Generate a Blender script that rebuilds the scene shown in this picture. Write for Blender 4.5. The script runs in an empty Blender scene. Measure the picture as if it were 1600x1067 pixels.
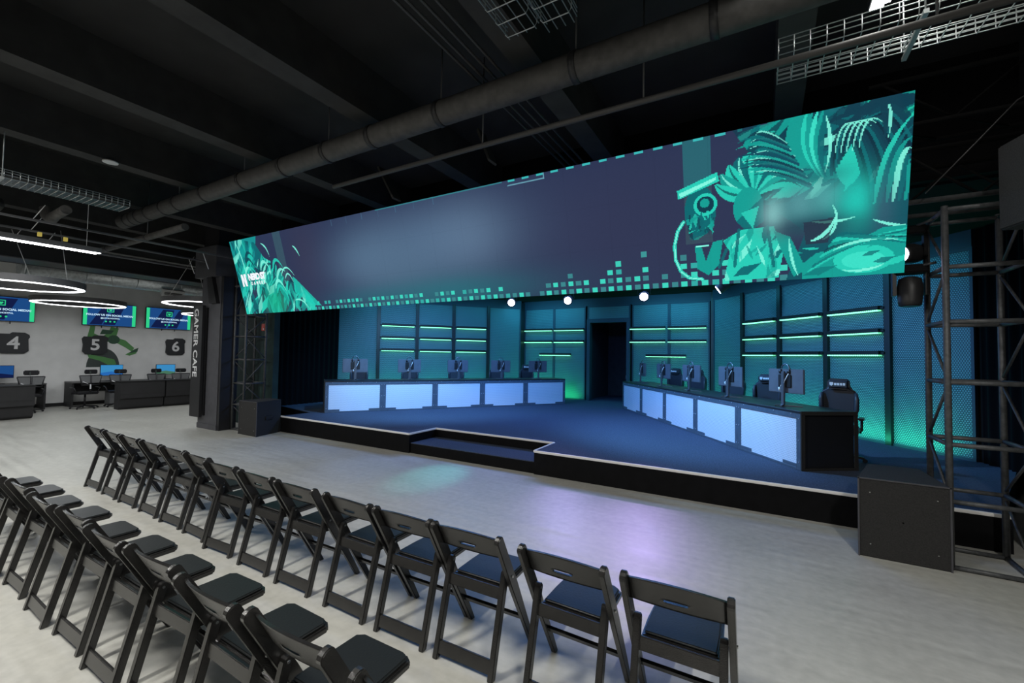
import bpy, bmesh, math, random
import numpy as np
from mathutils import Vector, Matrix
random.seed(7)
PI = math.pi
scene = bpy.context.scene
COL = scene.collection
ORD = ['first', 'second', 'third', 'fourth', 'fifth', 'sixth', 'seventh', 'eighth', 'ninth', 'tenth', 'eleventh', 'twelfth', 'thirteenth', 'fourteenth', 'fifteenth']

# ------------------------------------------------------------------ materials
def new_mat(name):
    m = bpy.data.materials.new(name); m.use_nodes = True
    nt = m.node_tree
    return m, nt, nt.nodes['Principled BSDF']

def mat(name, col, rough=.5, metal=0., spec=.5, emit=None, es=0., noise=0., nscale=8., bump=0., bscale=60.):
    m, nt, b = new_mat(name)
    b.inputs['Base Color'].default_value = (*col, 1)
    b.inputs['Roughness'].default_value = rough
    b.inputs['Metallic'].default_value = metal
    b.inputs['Specular IOR Level'].default_value = spec
    if emit:
        b.inputs['Emission Color'].default_value = (*emit, 1)
        b.inputs['Emission Strength'].default_value = es
    if noise or bump:
        tc = nt.nodes.new('ShaderNodeTexCoord')
    if noise:
        n = nt.nodes.new('ShaderNodeTexNoise'); n.inputs['Scale'].default_value = nscale; n.inputs['Detail'].default_value = 5
        r = nt.nodes.new('ShaderNodeMapRange'); r.inputs['From Min'].default_value = .3; r.inputs['From Max'].default_value = .7
        r.inputs['To Min'].default_value = 1 - noise; r.inputs['To Max'].default_value = 1 + noise
        mx = nt.nodes.new('ShaderNodeVectorMath'); mx.operation = 'SCALE'
        mx.inputs[0].default_value = col
        nt.links.new(tc.outputs['Object'], n.inputs['Vector'])
        nt.links.new(n.outputs['Fac'], r.inputs['Value'])
        nt.links.new(r.outputs['Result'], mx.inputs['Scale'])
        nt.links.new(mx.outputs[0], b.inputs['Base Color'])
    if bump:
        n2 = nt.nodes.new('ShaderNodeTexNoise'); n2.inputs['Scale'].default_value = bscale; n2.inputs['Detail'].default_value = 3
        bp = nt.nodes.new('ShaderNodeBump'); bp.inputs['Strength'].default_value = bump; bp.inputs['Distance'].default_value = .01
        nt.links.new(tc.outputs['Object'], n2.inputs['Vector'])
        nt.links.new(n2.outputs['Fac'], bp.inputs['Height'])
        nt.links.new(bp.outputs['Normal'], b.inputs['Normal'])
    return m

def hole_mat(name, sheet, hole, pitch, rad, rough=.45, metal=0., emit_hole=None, es=0.):
    """staggered round perforation in the object's X/Z plane"""
    m, nt, b = new_mat(name)
    b.inputs['Roughness'].default_value = rough; b.inputs['Metallic'].default_value = metal
    N = nt.nodes; Lk = nt.links
    tc = N.new('ShaderNodeTexCoord'); sp = N.new('ShaderNodeSeparateXYZ'); Lk.new(tc.outputs['Object'], sp.inputs[0])
    def math_(op, a, b_=None, c=None):
        n = N.new('ShaderNodeMath'); n.operation = op
        for i, v in enumerate((a, b_, c)):
            if v is None: continue
            if isinstance(v, (int, float)): n.inputs[i].default_value = v
            else: Lk.new(v, n.inputs[i])
        return n.outputs[0]
    X = math_('DIVIDE', sp.outputs[0], pitch); Z = math_('DIVIDE', sp.outputs[2], pitch * 1.732)
    def cell(ox, oz):
        fx = math_('SUBTRACT', math_('FRACT', math_('ADD', X, ox)), .5)
        fz = math_('MULTIPLY', math_('SUBTRACT', math_('FRACT', math_('ADD', Z, oz)), .5), 1.732)
        return math_('SQRT', math_('ADD', math_('MULTIPLY', fx, fx), math_('MULTIPLY', fz, fz)))
    d = math_('MINIMUM', cell(100, 100), cell(100.5, 100.5))
    k = math_('LESS_THAN', d, rad)
    mx = N.new('ShaderNodeMix'); mx.data_type = 'RGBA'
    mx.inputs['A'].default_value = (*sheet, 1); mx.inputs['B'].default_value = (*hole, 1)
    Lk.new(k, mx.inputs['Factor']); Lk.new(mx.outputs['Result'], b.inputs['Base Color'])
    if emit_hole:
        b.inputs['Emission Color'].default_value = (*emit_hole, 1)
        Lk.new(math_('ADD', math_('MULTIPLY', k, es), es * .55), b.inputs['Emission Strength'])
    return m

def emit_mat(name, col, s):
    m = bpy.data.materials.new(name); m.use_nodes = True; nt = m.node_tree
    nt.nodes.remove(nt.nodes['Principled BSDF'])
    e = nt.nodes.new('ShaderNodeEmission'); e.inputs['Color'].default_value = (*col, 1); e.inputs['Strength'].default_value = s
    nt.links.new(e.outputs[0], nt.nodes['Material Output'].inputs['Surface'])
    return m

def led_dots(name, col, s, pitch=.036):
    m = emit_mat(name, col, s); nt = m.node_tree; e = [n for n in nt.nodes if n.type == 'EMISSION'][0]
    tc = nt.nodes.new('ShaderNodeTexCoord'); sp = nt.nodes.new('ShaderNodeSeparateXYZ'); nt.links.new(tc.outputs['Object'], sp.inputs[0])
    def ma(op, a, b):
        n = nt.nodes.new('ShaderNodeMath'); n.operation = op; nt.links.new(a, n.inputs[0]); n.inputs[1].default_value = b; return n.outputs[0]
    f = ma('LESS_THAN', ma('FRACT', ma('DIVIDE', sp.outputs[0], pitch), 0), .6)
    nt.links.new(ma('ADD', ma('MULTIPLY', f, s * .9), s * .35), e.inputs['Strength'])
    return m

def attr_emit_mat(name, s):
    m = bpy.data.materials.new(name); m.use_nodes = True; nt = m.node_tree
    b = nt.nodes['Principled BSDF']
    a = nt.nodes.new('ShaderNodeAttribute'); a.attribute_name = 'Col'
    b.inputs['Base Color'].default_value = (.003, .003, .004, 1); b.inputs['Roughness'].default_value = .8; b.inputs['Specular IOR Level'].default_value = .1
    nt.links.new(a.outputs['Color'], b.inputs['Emission Color']); b.inputs['Emission Strength'].default_value = s
    return m

def concrete_floor():
    m, nt, b = new_mat('polished_concrete')
    N = nt.nodes; L = nt.links
    tc = N.new('ShaderNodeTexCoord')
    n1 = N.new('ShaderNodeTexNoise'); n1.inputs['Scale'].default_value = .9; n1.inputs['Detail'].default_value = 7; n1.inputs['Roughness'].default_value = .62
    n2 = N.new('ShaderNodeTexNoise'); n2.inputs['Scale'].default_value = 14; n2.inputs['Detail'].default_value = 6
    mp = N.new('ShaderNodeMapping'); mp.inputs['Scale'].default_value = (.25, 3.2, 1); mp.inputs['Rotation'].default_value = (0, 0, .5)
    n3 = N.new('ShaderNodeTexNoise'); n3.inputs['Scale'].default_value = 4; n3.inputs['Detail'].default_value = 5
    L.new(tc.outputs['Object'], n1.inputs['Vector']); L.new(tc.outputs['Object'], n2.inputs['Vector'])
    L.new(tc.outputs['Object'], mp.inputs['Vector']); L.new(mp.outputs[0], n3.inputs['Vector'])
    a = N.new('ShaderNodeMath'); a.operation = 'ADD'; L.new(n1.outputs['Fac'], a.inputs[0]); L.new(n2.outputs['Fac'], a.inputs[1])
    a2 = N.new('ShaderNodeMath'); a2.operation = 'ADD'; L.new(a.outputs[0], a2.inputs[0]); L.new(n3.outputs['Fac'], a2.inputs[1])
    r = N.new('ShaderNodeValToRGB'); L.new(a2.outputs[0], r.inputs[0])
    mr = N.new('ShaderNodeMapRange'); mr.inputs['From Min'].default_value = 1.1; mr.inputs['From Max'].default_value = 1.9
    L.new(a2.outputs[0], mr.inputs['Value']); L.new(mr.outputs['Result'], r.inputs[0])
    r.color_ramp.elements[0].color = (.335, .33, .30, 1); r.color_ramp.elements[1].color = (.47, .465, .425, 1)
    L.new(r.outputs[0], b.inputs['Base Color'])
    rr = N.new('ShaderNodeMapRange'); rr.inputs['From Min'].default_value = .3; rr.inputs['From Max'].default_value = .7
    rr.inputs['To Min'].default_value = .36; rr.inputs['To Max'].default_value = .5
    L.new(n3.outputs['Fac'], rr.inputs['Value']); L.new(rr.outputs['Result'], b.inputs['Roughness'])
    bp = N.new('ShaderNodeBump'); bp.inputs['Strength'].default_value = .12; bp.inputs['Distance'].default_value = .01
    L.new(n2.outputs['Fac'], bp.inputs['Height']); L.new(bp.outputs[0], b.inputs['Normal'])
    return m

M = {}
M['floor'] = concrete_floor()
M['carpet'] = mat('dark_blue_carpet', (.058, .075, .115), .95, spec=.1, noise=.35, nscale=60, bump=.6, bscale=180)
M['ceiling'] = mat('black_painted_concrete', (.014, .014, .0135), .85, noise=.3, nscale=3)
M['beam'] = mat('charcoal_painted_beam', (.027, .027, .026), .8, noise=.25, nscale=5)
M['black_wall'] = mat('black_paint', (.006, .006, .007), .9, spec=.2)
M['drape'] = mat('black_drape', (.004, .004, .005), 1., spec=.1)
M['teal_wall'] = mat('dark_teal_wall', (.008, .03, .028), .8, noise=.3, nscale=4)  # dark teal tone with mild mottling
M['cafe_wall'] = mat('pale_grey_panel_wall', (.78, .78, .77), .75, noise=.05, nscale=3)
M['base'] = mat('black_baseboard', (.012, .012, .013), .5)
M['resin'] = mat('black_resin', (.0165, .016, .0155), .24, spec=.75, noise=.25, nscale=18, bump=.12, bscale=220)
M['vinyl'] = mat('black_vinyl_pad', (.012, .014, .015), .42, spec=.35, bump=.1, bscale=90)
M['rivet'] = mat('steel_rivet', (.5, .5, .5), .3, 1.)
M['truss_shaded'] = mat('shaded_steel_tube', (.004, .004, .004), .9, spec=.1)  # copy of the truss steel with the overhead shade put into its colour
M['truss'] = mat('dark_steel_tube', (.070, .073, .076), .5, .2, noise=.3, nscale=30)
M['wire'] = mat('galvanised_wire', (.42, .45, .45), .4, .6)
M['duct'] = mat('galvanised_duct', (.62, .66, .68), .38, .75, noise=.2, nscale=14)
M['pipe'] = mat('dark_grey_pipe', (.06, .058, .055), .6, noise=.3, nscale=12)
M['conduit'] = mat('dark_conduit', (.05, .048, .046), .55)
M['white_wire'] = mat('white_hanger', (.75, .75, .75), .5)
M['column'] = mat('charcoal_column_panel', (.06, .06, .068), .55, noise=.15, nscale=6)
M['column_dark'] = mat('black_column_panel', (.012, .012, .014), .5)
M['subbox'] = mat('black_carpeted_plywood', (.019, .0185, .018), .8, noise=.35, nscale=90, bump=.5, bscale=240)
M['fascia'] = mat('black_stage_fascia', (.003, .003, .0035), .7, spec=.15, noise=.4, nscale=9)
M['nosing'] = mat('brushed_aluminium_nosing', (.85, .83, .80), .45, .0)
M['perf'] = hole_mat('perforated_blue_steel', (.035, .085, .11), (.20, .37, .42), .034, .30, .5, .1)  # lighter hole colour stands for the lit wall seen through the sheet
M['frame_blue'] = mat('dark_blue_frame', (.035, .055, .09), .5, spec=.4)
M['desk_frame'] = mat('blue_grey_metal_frame', (.09, .125, .18), .45, .2, noise=.15, nscale=10)
M['desk_panel'] = hole_mat('white_perforated_panel', (.72, .80, .95), (.38, .45, .62), .028, .26, .5, 0)
M['desk_top'] = mat('black_laminate', (.014, .015, .018), .4)
M['bolt'] = mat('bolt_head', (.55, .6, .7), .3, .8)
M['led_green'] = led_dots('green_led_light', (.22, 1., .58), 2.6)
M['led_house'] = mat('black_led_housing', (.006, .006, .007), .5)
M['mon_back'] = mat('monitor_grey_plastic', (.10, .11, .14), .38, noise=.1)
M['mon_dark'] = mat('black_plastic', (.015, .015, .018), .4)
M['mon_metal'] = mat('grey_stand_metal', (.16, .17, .2), .35, .7)
M['white_plastic'] = mat('white_plastic', (.75, .75, .78), .4)
M['leather'] = mat('black_leatherette', (.03, .035, .05), .42, bump=.1, bscale=90)
M['mark'] = mat('white_print', (.8, .8, .85), .5)
M['lens'] = emit_mat('stage_light_lens', (.78, .72, 1.), 26.)
M['white_led'] = emit_mat('white_diffuser', (.93, .97, 1.), 6.5)
M['house_led'] = emit_mat('house_light_diffuser', (1., .99, .96), 9.)
M['fixture'] = mat('black_fixture', (.02, .02, .021), .45)
M['grey_fixture'] = mat('grey_fixture', (.10, .10, .105), .5)
M['red'] = mat('red_alarm_box', (.55, .05, .03), .4)
M['sign_black'] = mat('sign_black', (.02, .022, .025), .5)
M['sign_white'] = mat('sign_white', (.78, .78, .78), .5)
M['cafe_desk'] = mat('charcoal_padded_desk', (.022, .022, .024), .6, noise=.15, nscale=5)
M['cafe_top'] = mat('grey_worktop', (.10, .10, .10), .5)
M['cafe_mesh'] = mat('grey_mesh_back', (.16, .165, .17), .7)
M['green'] = mat('mural_green', (.10, .30, .09), .6)
M['green_dark'] = mat('mural_dark_green', (.03, .09, .05), .6)
M['mural_grey'] = mat('mural_grey', (.05, .065, .06), .6)
M['vent'] = mat('white_vent', (.65, .66, .66), .5)
M['yellow'] = mat('yellow_marker', (.7, .55, .12), .5, emit=(.7, .55, .12), es=.3)  # weak self-glow added to the yellow; the boxes are no lamps
M['tv_blue'] = emit_mat('tv_blue', (.012, .065, .22), 1.)
M['tv_blue2'] = emit_mat('tv_light_blue', (.02, .13, .42), 1.)
M['tv_dark'] = emit_mat('tv_navy', (.006, .012, .06), 1.)
M['tv_green'] = emit_mat('tv_green', (.03, .62, .25), 1.)
M['tv_white'] = emit_mat('tv_white', (.55, .8, 1.), 1.)
M['scr_sky'] = emit_mat('game_sky', (.04, .24, .50), 1.)
M['scr_land'] = emit_mat('game_land', (.06, .16, .10), 1.)
M['logo_white'] = emit_mat('logo_white', (.9, .95, 1.), 1.)

# ------------------------------------------------------------------ mesh helpers
class MB:
    def __init__(s): s.bm = bmesh.new()
    def box(s, c, d, rot=None):
        """centre, full size; rot: Matrix (3x3) about the centre"""
        vs = []
        for x in (-.5, .5):
            for y in (-.5, .5):
                for z in (-.5, .5):
                    v = Vector((x * d[0], y * d[1], z * d[2]))
                    if rot is not None: v = rot @ v
                    vs.append(s.bm.verts.new(v + Vector(c)))
        for f in ((0, 1, 3, 2), (4, 6, 7, 5), (0, 4, 5, 1), (2, 3, 7, 6), (0, 2, 6, 4), (1, 5, 7, 3)):
            s.bm.faces.new([vs[i] for i in f])
        return s
    def b2(s, a, b):
        return s.box([(a[i] + b[i]) / 2 for i in range(3)], [abs(b[i] - a[i]) for i in range(3)])
    def bar(s, a, b, w, h, up=(0, 0, 1)):
        """rectangular bar from a to b: w across, h along 'up'"""
        a = Vector(a); b = Vector(b); d = b - a; L = d.length; d.normalize()
        up = Vector(up)
        if abs(d.dot(up)) > .98: up = Vector((0, 1, 0))
        x = d.cross(up).normalized(); u = x.cross(d).normalized()
        R = Matrix((x, d, u)).transposed()
        return s.box((a + b) / 2, (w, L, h), R)
    def tube(s, pts, r, n=8, cap=True):
        pts = [Vector(p) for p in pts]; rings = []
        ref = Vector((0, 0, 1))
        for i, p in enumerate(pts):
            d = (pts[min(i + 1, len(pts) - 1)] - pts[max(i - 1, 0)]).normalized()
            if abs(d.dot(ref)) > .95: rf = Vector((1, 0, 0))
            else: rf = ref
            x = d.cross(rf).normalized(); y = d.cross(x).normalized()
            rr = r[i] if isinstance(r, (list, tuple)) else r
            rings.append([s.bm.verts.new(p + (x * math.cos(2 * PI * k / n) + y * math.sin(2 * PI * k / n)) * rr) for k in range(n)])
        for a, b in zip(rings, rings[1:]):
            for k in range(n):
                f = s.bm.faces.new((a[k], a[(k + 1) % n], b[(k + 1) % n], b[k])); f.smooth = True
        if cap:
            s.bm.faces.new(rings[0][::-1]); s.bm.faces.new(rings[-1])
        return s
    def prism(s, poly, z0, z1):
        """polygon of (x,y) extruded z0..z1"""
        a = [s.bm.verts.new((p[0], p[1], z0)) for p in poly]; b = [s.bm.verts.new((p[0], p[1], z1)) for p in poly]
        n = len(poly)
        s.bm.faces.new(a[::-1]); s.bm.faces.new(b)
        for i in range(n): s.bm.faces.new((a[i], a[(i + 1) % n], b[(i + 1) % n], b[i]))
        return s
    def plate(s, poly, y0, y1):
        """polygon of (x,z) extruded along y"""
        a = [s.bm.verts.new((p[0], y0, p[1])) for p in poly]; b = [s.bm.verts.new((p[0], y1, p[1])) for p in poly]
        n = len(poly)
        s.bm.faces.new(a); s.bm.faces.new(b[::-1])
        for i in range(n): s.bm.faces.new((a[(i + 1) % n], a[i], b[i], b[(i + 1) % n]))
        return s
    def ring(s, c, r0, r1, z0, z1, n=64):
        vs = []
        for k in range(n):
            t = 2 * PI * k / n; cx, sy = math.cos(t), math.sin(t)
            vs.append([s.bm.verts.new((c[0] + cx * r, c[1] + sy * r, z)) for r, z in ((r0, z0), (r1, z0), (r1, z1), (r0, z1))])
        for k in range(n):
            a, b = vs[k], vs[(k + 1) % n]
            for j in range(4): s.bm.faces.new((a[j], b[j], b[(j + 1) % 4], a[(j + 1) % 4]))
        return s
    def lathe(s, prof, c=(0, 0, 0), axis=None, n=20):
        """prof (r,h) around z, optional 3x3 matrix 'axis'"""
        rings = []
        for r, h in prof:
            ring = []
            for k in range(n):
                v = Vector((r * math.cos(2 * PI * k / n), r * math.sin(2 * PI * k / n), h))
                if axis is not None: v = axis @ v
                ring.append(s.bm.verts.new(v + Vector(c)))
            rings.append(ring)
        for a, b in zip(rings, rings[1:]):
            for k in range(n):
                f = s.bm.faces.new((a[k], a[(k + 1) % n], b[(k + 1) % n], b[k])); f.smooth = True
        s.bm.faces.new(rings[0][::-1]); s.bm.faces.new(rings[-1])
        return s
    def mesh(s, name, m, bevel=0., seg=2):
        bm = s.bm
        bmesh.ops.recalc_face_normals(bm, faces=bm.faces)
        if bevel:
            es = [e for e in bm.edges if len(e.link_faces) == 2 and e.calc_face_angle(0) > .6]
            bmesh.ops.bevel(bm, geom=es, offset=bevel, segments=seg, affect='EDGES', clamp_overlap=True)
        me = bpy.data.meshes.new(name); bm.to_mesh(me); bm.free()
        me.materials.append(m)
        return me
    def build(s, name, m, parent=None, bevel=0., seg=2, **k):
        return link(name, s.mesh(name, m, bevel, seg), parent, **k)

def link(name, me, parent=None, label=None, cat=None, group=None, kind=None):
    o = bpy.data.objects.new(name, me); COL.objects.link(o)
    if parent is not None: o.parent = parent
    if label: o['label'] = label
    if cat: o['category'] = cat
    if group: o['group'] = group
    if kind: o['kind'] = kind
    return o

def thing(name, label, cat, loc=(0, 0, 0), rz=0., group=None):
    o = bpy.data.objects.new(name, None); COL.objects.link(o)
    o.empty_display_size = .1
    o.location = loc; o.rotation_euler = (0, 0, rz)
    o['label'] = label; o['category'] = cat
    if group: o['group'] = group
    return o

def dup(root, loc, rz=0., label=None, group=None):
    r = root.copy(); COL.objects.link(r); r.location = loc; r.rotation_euler = (0, 0, rz)
    if label: r['label'] = label
    if group: r['group'] = group
    for ch in list(root.children):
        c = ch.copy(); COL.objects.link(c); c.parent = r
        for g in list(ch.children):
            d = g.copy(); COL.objects.link(d); d.parent = c
    return r

def setup_struct(o): o['kind'] = 'structure'; return o

def text_mesh(name, body, size, m, parent, mw, extrude=.0, align='CENTER', space=1.0, bold=0.):
    cu = bpy.data.curves.new(name + '_curve', 'FONT'); cu.body = body; cu.size = size
    cu.align_x = align; cu.align_y = 'CENTER'; cu.extrude = extrude; cu.space_character = space; cu.offset = bold; cu.resolution_u = 3
    t = bpy.data.objects.new(name + '_tmp', cu); COL.objects.link(t)
    bpy.context.view_layer.update()
    dg = bpy.context.evaluated_depsgraph_get()
    me = bpy.data.meshes.new_from_object(t.evaluated_get(dg))
    bpy.data.objects.remove(t); bpy.data.curves.remove(cu)
    me.materials.clear(); me.materials.append(m); me.transform(mw)
    me.name = name
    return link(name, me, parent)

def area(name, loc, size, power, col, rot=(0, 0, 0), sy=None, spread=None):
    l = bpy.data.lights.new(name, 'AREA'); l.energy = power; l.color = col; l.size = size
    if sy: l.shape = 'RECTANGLE'; l.size_y = sy
    if spread: l.spread = spread
    o = bpy.data.objects.new(name, l); COL.objects.link(o); o.location = loc; o.rotation_euler = rot
    o.visible_camera = True
    return o

def spot(name, loc, target, power, col, ang, blend=.5, r=.06):
    l = bpy.data.lights.new(name, 'SPOT'); l.energy = power; l.color = col; l.spot_size = ang; l.spot_blend = blend; l.shadow_soft_size = r
    o = bpy.data.objects.new(name, l); COL.objects.link(o); o.location = loc
    d = Vector(target) - Vector(loc); o.rotation_euler = d.to_track_quat('-Z', 'Y').to_euler()
    return o

# ------------------------------------------------------------------ camera
H = 1.76; F = 677.04
yaw, pit, rol = [math.radians(a) for a in (-30.106, 1.9756, .8852)]
cy, sy = math.cos(yaw), math.sin(yaw); cp, sp_ = math.cos(pit), math.sin(pit); cr, sr = math.cos(rol), math.sin(rol)
Ry = Matrix(((cy, -sy, 0), (sy, cy, 0), (0, 0, 1))); Bm = Matrix(((1, 0, 0), (0, 0, -1), (0, 1, 0)))
Rx = Matrix(((1, 0, 0), (0, cp, sp_), (0, -sp_, cp))); Rz = Matrix(((cr, -sr, 0), (sr, cr, 0), (0, 0, 1)))
CM = Rz @ Rx @ Bm @ Ry
cam = bpy.data.cameras.new('camera'); cam.sensor_width = 36; cam.lens = F / 1600 * 36; cam.clip_end = 200; cam.clip_start = .05
camo = bpy.data.objects.new('camera', cam); COL.objects.link(camo)
R3 = Matrix((CM[0], -CM[1], -CM[2])).transposed()
camo.matrix_world = Matrix.Translation((0, 0, H)) @ R3.to_4x4()
scene.camera = camo

# ------------------------------------------------------------------ room shell
CX = -4.308          # centre line of the stage
SZ = .3475           # stage height
CEIL = 5.05
setup_struct(MB().b2((-19.2, -7, -.12), (7, 17.5, 0)).build('floor', M['floor']))
setup_struct(MB().b2((-19.2, -7, CEIL), (7, 17.5, CEIL + .15)).build('ceiling', M['ceiling']))
setup_struct(MB().b2((-19.15, -7, 0), (-18.95, 17.5, CEIL)).build('wall_left', M['cafe_wall']))
setup_struct(MB().b2((6.8, -7, 0), (7, 17.5, CEIL)).build('wall_right', M['black_wall']))
setup_struct(MB().b2((-19.15, -7, 0), (7, -6.8, CEIL)).build('wall_front', M['black_wall']))
setup_struct(MB().b2((-19.15, 17.3, 0), (7, 17.5, CEIL)).build('wall_back', M['black_wall']))
setup_struct(MB().b2((-18.95, -6.8, 0), (-18.925, 17, .105)).build('baseboard_left', M['base']))
# cafe divider wall behind the stage's left side (black) up to the ceiling
setup_struct(MB().b2((-11.55, 6.2, 0), (-11.35, 17.3, CEIL)).build('wall_stage_left', M['black_wall']))
# concrete ceiling beams run into the depth of the room
for i, x in enumerate((-14.7, -12.55, -10.4, -8.28, -6.16, -4.03, -1.9, .25, 2.4, 4.6)):
    b = MB().b2((x - .13, -6.8, 4.5), (x + .13, 17.3, CEIL + .01)).build('trim_%d' % (i + 1), M['beam']); setup_struct(b)
# black bulkhead above the stage opening and the stage's own ceiling
setup_struct(MB().b2((-11.35, 6.3, 3.75), (3.0, 6.42, CEIL)).build('wall_bulkhead', M['black_wall']))
setup_struct(MB().b2((-11.35, 6.42, 3.72), (3.4, 17.3, 3.80)).build('ceiling_stage', M['black_wall']))

# ------------------------------------------------------------------ stage platform
stage = thing('stage_platform', 'low black stage with dark blue carpet and a notched aluminium-edged front', 'stage')
FY = 5.862; NY = 6.60; NX0, NX1 = -5.50, -2.985
outline = [(-9.36, FY), (NX0, FY), (NX0, NY), (NX1, NY), (NX1, FY), (2.0, FY), (2.1, 6.3), (2.95, 8.5), (2.95, 16.4), (-11.3, 16.4), (-11.3, 7.0), (-9.36, 6.6)]
MB().prism(outline, 0, SZ - .012).build('fascia', M['fascia'], stage)
MB().prism([(x, y + (.01 if y < 7 else 0)) for x, y in outline], SZ - .012, SZ).build('carpet', M['carpet'], stage)
nb = MB(); r = .014
path = outline[:6]
for a, b in zip(path, path[1:]):
    nb.bar((a[0], a[1], SZ - .008), (b[0], b[1], SZ - .008), .03, .034)
nb.build('nosing', M['nosing'], stage, bevel=.006)
st = thing('stage_step', 'single carpeted step set into the notch of the stage front', 'step')
MB().b2((NX0 + .012, FY + .03, 0), (NX1 - .012, NY - .005, .17)).build('riser', M['fascia'], st)
MB().b2((NX0 + .012, FY + .03, .17), (NX1 - .012, NY - .005, .182)).build('tread', M['carpet'], st)

# ------------------------------------------------------------------ angled stage walls
ZT = 3.47
U = {'left': ((-10.107, 10.159), math.radians(50)), 'right': ((1.491, 10.159), math.radians(130))}
def wing_pt(side, s, off=0.):
    (x, y), a = U[side]
    # off > 0 : towards the audience / stage centre
    nx, ny = (math.sin(a), -math.cos(a)) if side == 'left' else (-math.sin(a), math.cos(a))
    return (x + math.cos(a) * s + nx * off, y + math.sin(a) * s + ny * off)
def wing_rz(side): return U[side][1] if side == 'left' else U[side][1] - PI
def perf_panel(name, label, c, rz, w, z0, z1, group, frame=True):
    t = thing(name, label, 'wall panel', (c[0], c[1], 0), rz, group)
    MB().b2((-w / 2 + .03, .012, z0 + .04), (w / 2 - .03, .03, z1 - .04)).build('perforated_sheet', M['perf'], t)
    f = MB()
    f.b2((-w / 2, -.01, z0), (-w / 2 + .04, .05, z1)); f.b2((w / 2 - .04, -.01, z0), (w / 2, .05, z1))
    f.b2((-w / 2 + .04, -.01, z0), (w / 2 - .04, .05, z0 + .04)); f.b2((-w / 2 + .04, -.01, z1 - .05), (w / 2 - .04, .05, z1))
    f.build('frame', M['frame_blue'], t)
    return t
for side in ('left', 'right'):
    rz = wing_rz(side)
    wall = MB().b2((-3.05, .06, SZ), (3.05, .14, ZT + .25))
    o = wall.build('wall_wing_' + side, M['black_wall']); setup_struct(o)
    p = wing_pt(side, 1.2); o.location = (p[0], p[1], 0); o.rotation_euler = (0, 0, rz)
    ss = [-1.8, -.6, .6, 1.8, 3.0, 4.2]
    for i in range(5):
        c = (ss[i] + ss[i + 1]) / 2; p = wing_pt(side, c)
        near = ORD[i]
        perf_panel('perforated_panel', '%s blue perforated panel from the audience end, %s angled stage wall' % (near, side), p, rz, 1.2, SZ, ZT, 'perforated panels of the stage walls')
    for i, s in enumerate(ss[1:5]):
        p = wing_pt(side, s, .02)
        o = MB().b2((-.05, -.03, SZ), (.05, .03, ZT)).build('wall_post', M['desk_top'], None, label='%s dark vertical post from the audience end, %s angled stage wall' % (ORD[i], side), cat='post', group='posts between the stage wall panels')
        o.location = (p[0], p[1], 0); o.rotation_euler = (0, 0, rz)
    o = MB().b2((-3.0, -.02, ZT), (3.0, .05, ZT + .25)).build('wall_header_' + side, M['frame_blue']); setup_struct(o)
    p = wing_pt(side, 1.2); o.location = (p[0], p[1], 0); o.rotation_euler = (0, 0, rz)
    # LED bars
    rows = {'top': 2.685, 'middle': 2.29, 'bottom': 1.90}
    for rn, zz in rows.items():
        for i in range(3):
            s = 0 + 1.2 * i + (0 if i else 0)
            p = wing_pt(side, s, .05)
            t = thing('led_bar', 'green LED bar, %s row, %s column from audience, %s angled wall' % (rn, ORD[i], side), 'light', (p[0], p[1], zz), rz, 'green LED bars on the stage walls')
            MB().b2((-.505, -.06, -.012), (.505, .05, .06)).build('housing', M['led_house'], t, bevel=.006)
            MB().b2((-.50, -.05, -.032), (.50, .02, -.012)).build('diffuser', M['led_green'], t)
            for sx in (-1, 1): MB().b2((sx * .505, -.02, 0), (sx * .565, .02, .04)).build('connector', M['led_house'], t)

BY = 13.711
# back wall
for nm, x0, x1 in (('wall_back_left', -7.5, -5.06), ('wall_back_right', -3.63, -1.15)):
    setup_struct(MB().b2((x0, BY + .06, SZ), (x1, BY + .14, ZT + .25)).build(nm, M['black_wall']))
setup_struct(MB().b2((-5.06, BY + .06, 3.0), (-3.63, BY + .14, ZT + .25)).build('wall_back_top', M['black_wall']))
setup_struct(MB().b2((-7.5, BY - .02, ZT), (-1.15, BY + .05, ZT + .25)).build('wall_header_back', M['frame_blue']))
for j, (x0, x1, nm) in enumerate(((-7.42, -6.27, 'outer panel left of the doorway'), (-6.27, -5.12, 'panel beside the left jamb of the doorway'), (-3.57, -2.46, 'panel beside the right jamb of the doorway'), (-2.46, -1.33, 'outer panel right of the doorway'))):
    perf_panel('perforated_panel', 'tall blue perforated panel on the back wall, ' + nm, ((x0 + x1) / 2, BY), 0, x1 - x0, SZ, ZT, 'perforated panels of the stage walls')
perf_panel('perforated_panel', 'short blue perforated panel above the open doorway', (-4.345, BY), 0, 1.42, 3.0, ZT, 'perforated panels of the stage walls')
for side, xs in (('left', (-6.85, -5.70)), ('right', (-3.09, -1.95))):
    for rn, zz in (('top', 2.69), ('middle', 2.285)):
        for i, x in enumerate(xs):
            t = thing('led_bar', 'green LED bar on back wall, %s row, %s of the pair, %s of doorway' % (rn, ORD[i], side), 'light', (x, BY - .06, zz), 0, 'green LED bars on the stage walls')
            MB().b2((-.535, -.05, -.012), (.535, .05, .055)).build('housing', M['led_house'], t, bevel=.006)
            MB().b2((-.53, -.056, -.03), (.53, .02, -.012)).build('diffuser', M['led_green'], t)
    x = -6.2 if side == 'left' else -2.55
    t = thing('led_bar', 'single lowest green LED bar %s of the doorway on the back wall' % side, 'light', (x, BY - .06, 1.84), 0, 'green LED bars on the stage walls')
    MB().b2((-.58, -.05, -.012), (.58, .05, .055)).build('housing', M['led_house'], t, bevel=.006)
    MB().b2((-.575, -.056, -.03), (.575, .02, -.012)).build('diffuser', M['led_green'], t)
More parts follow.
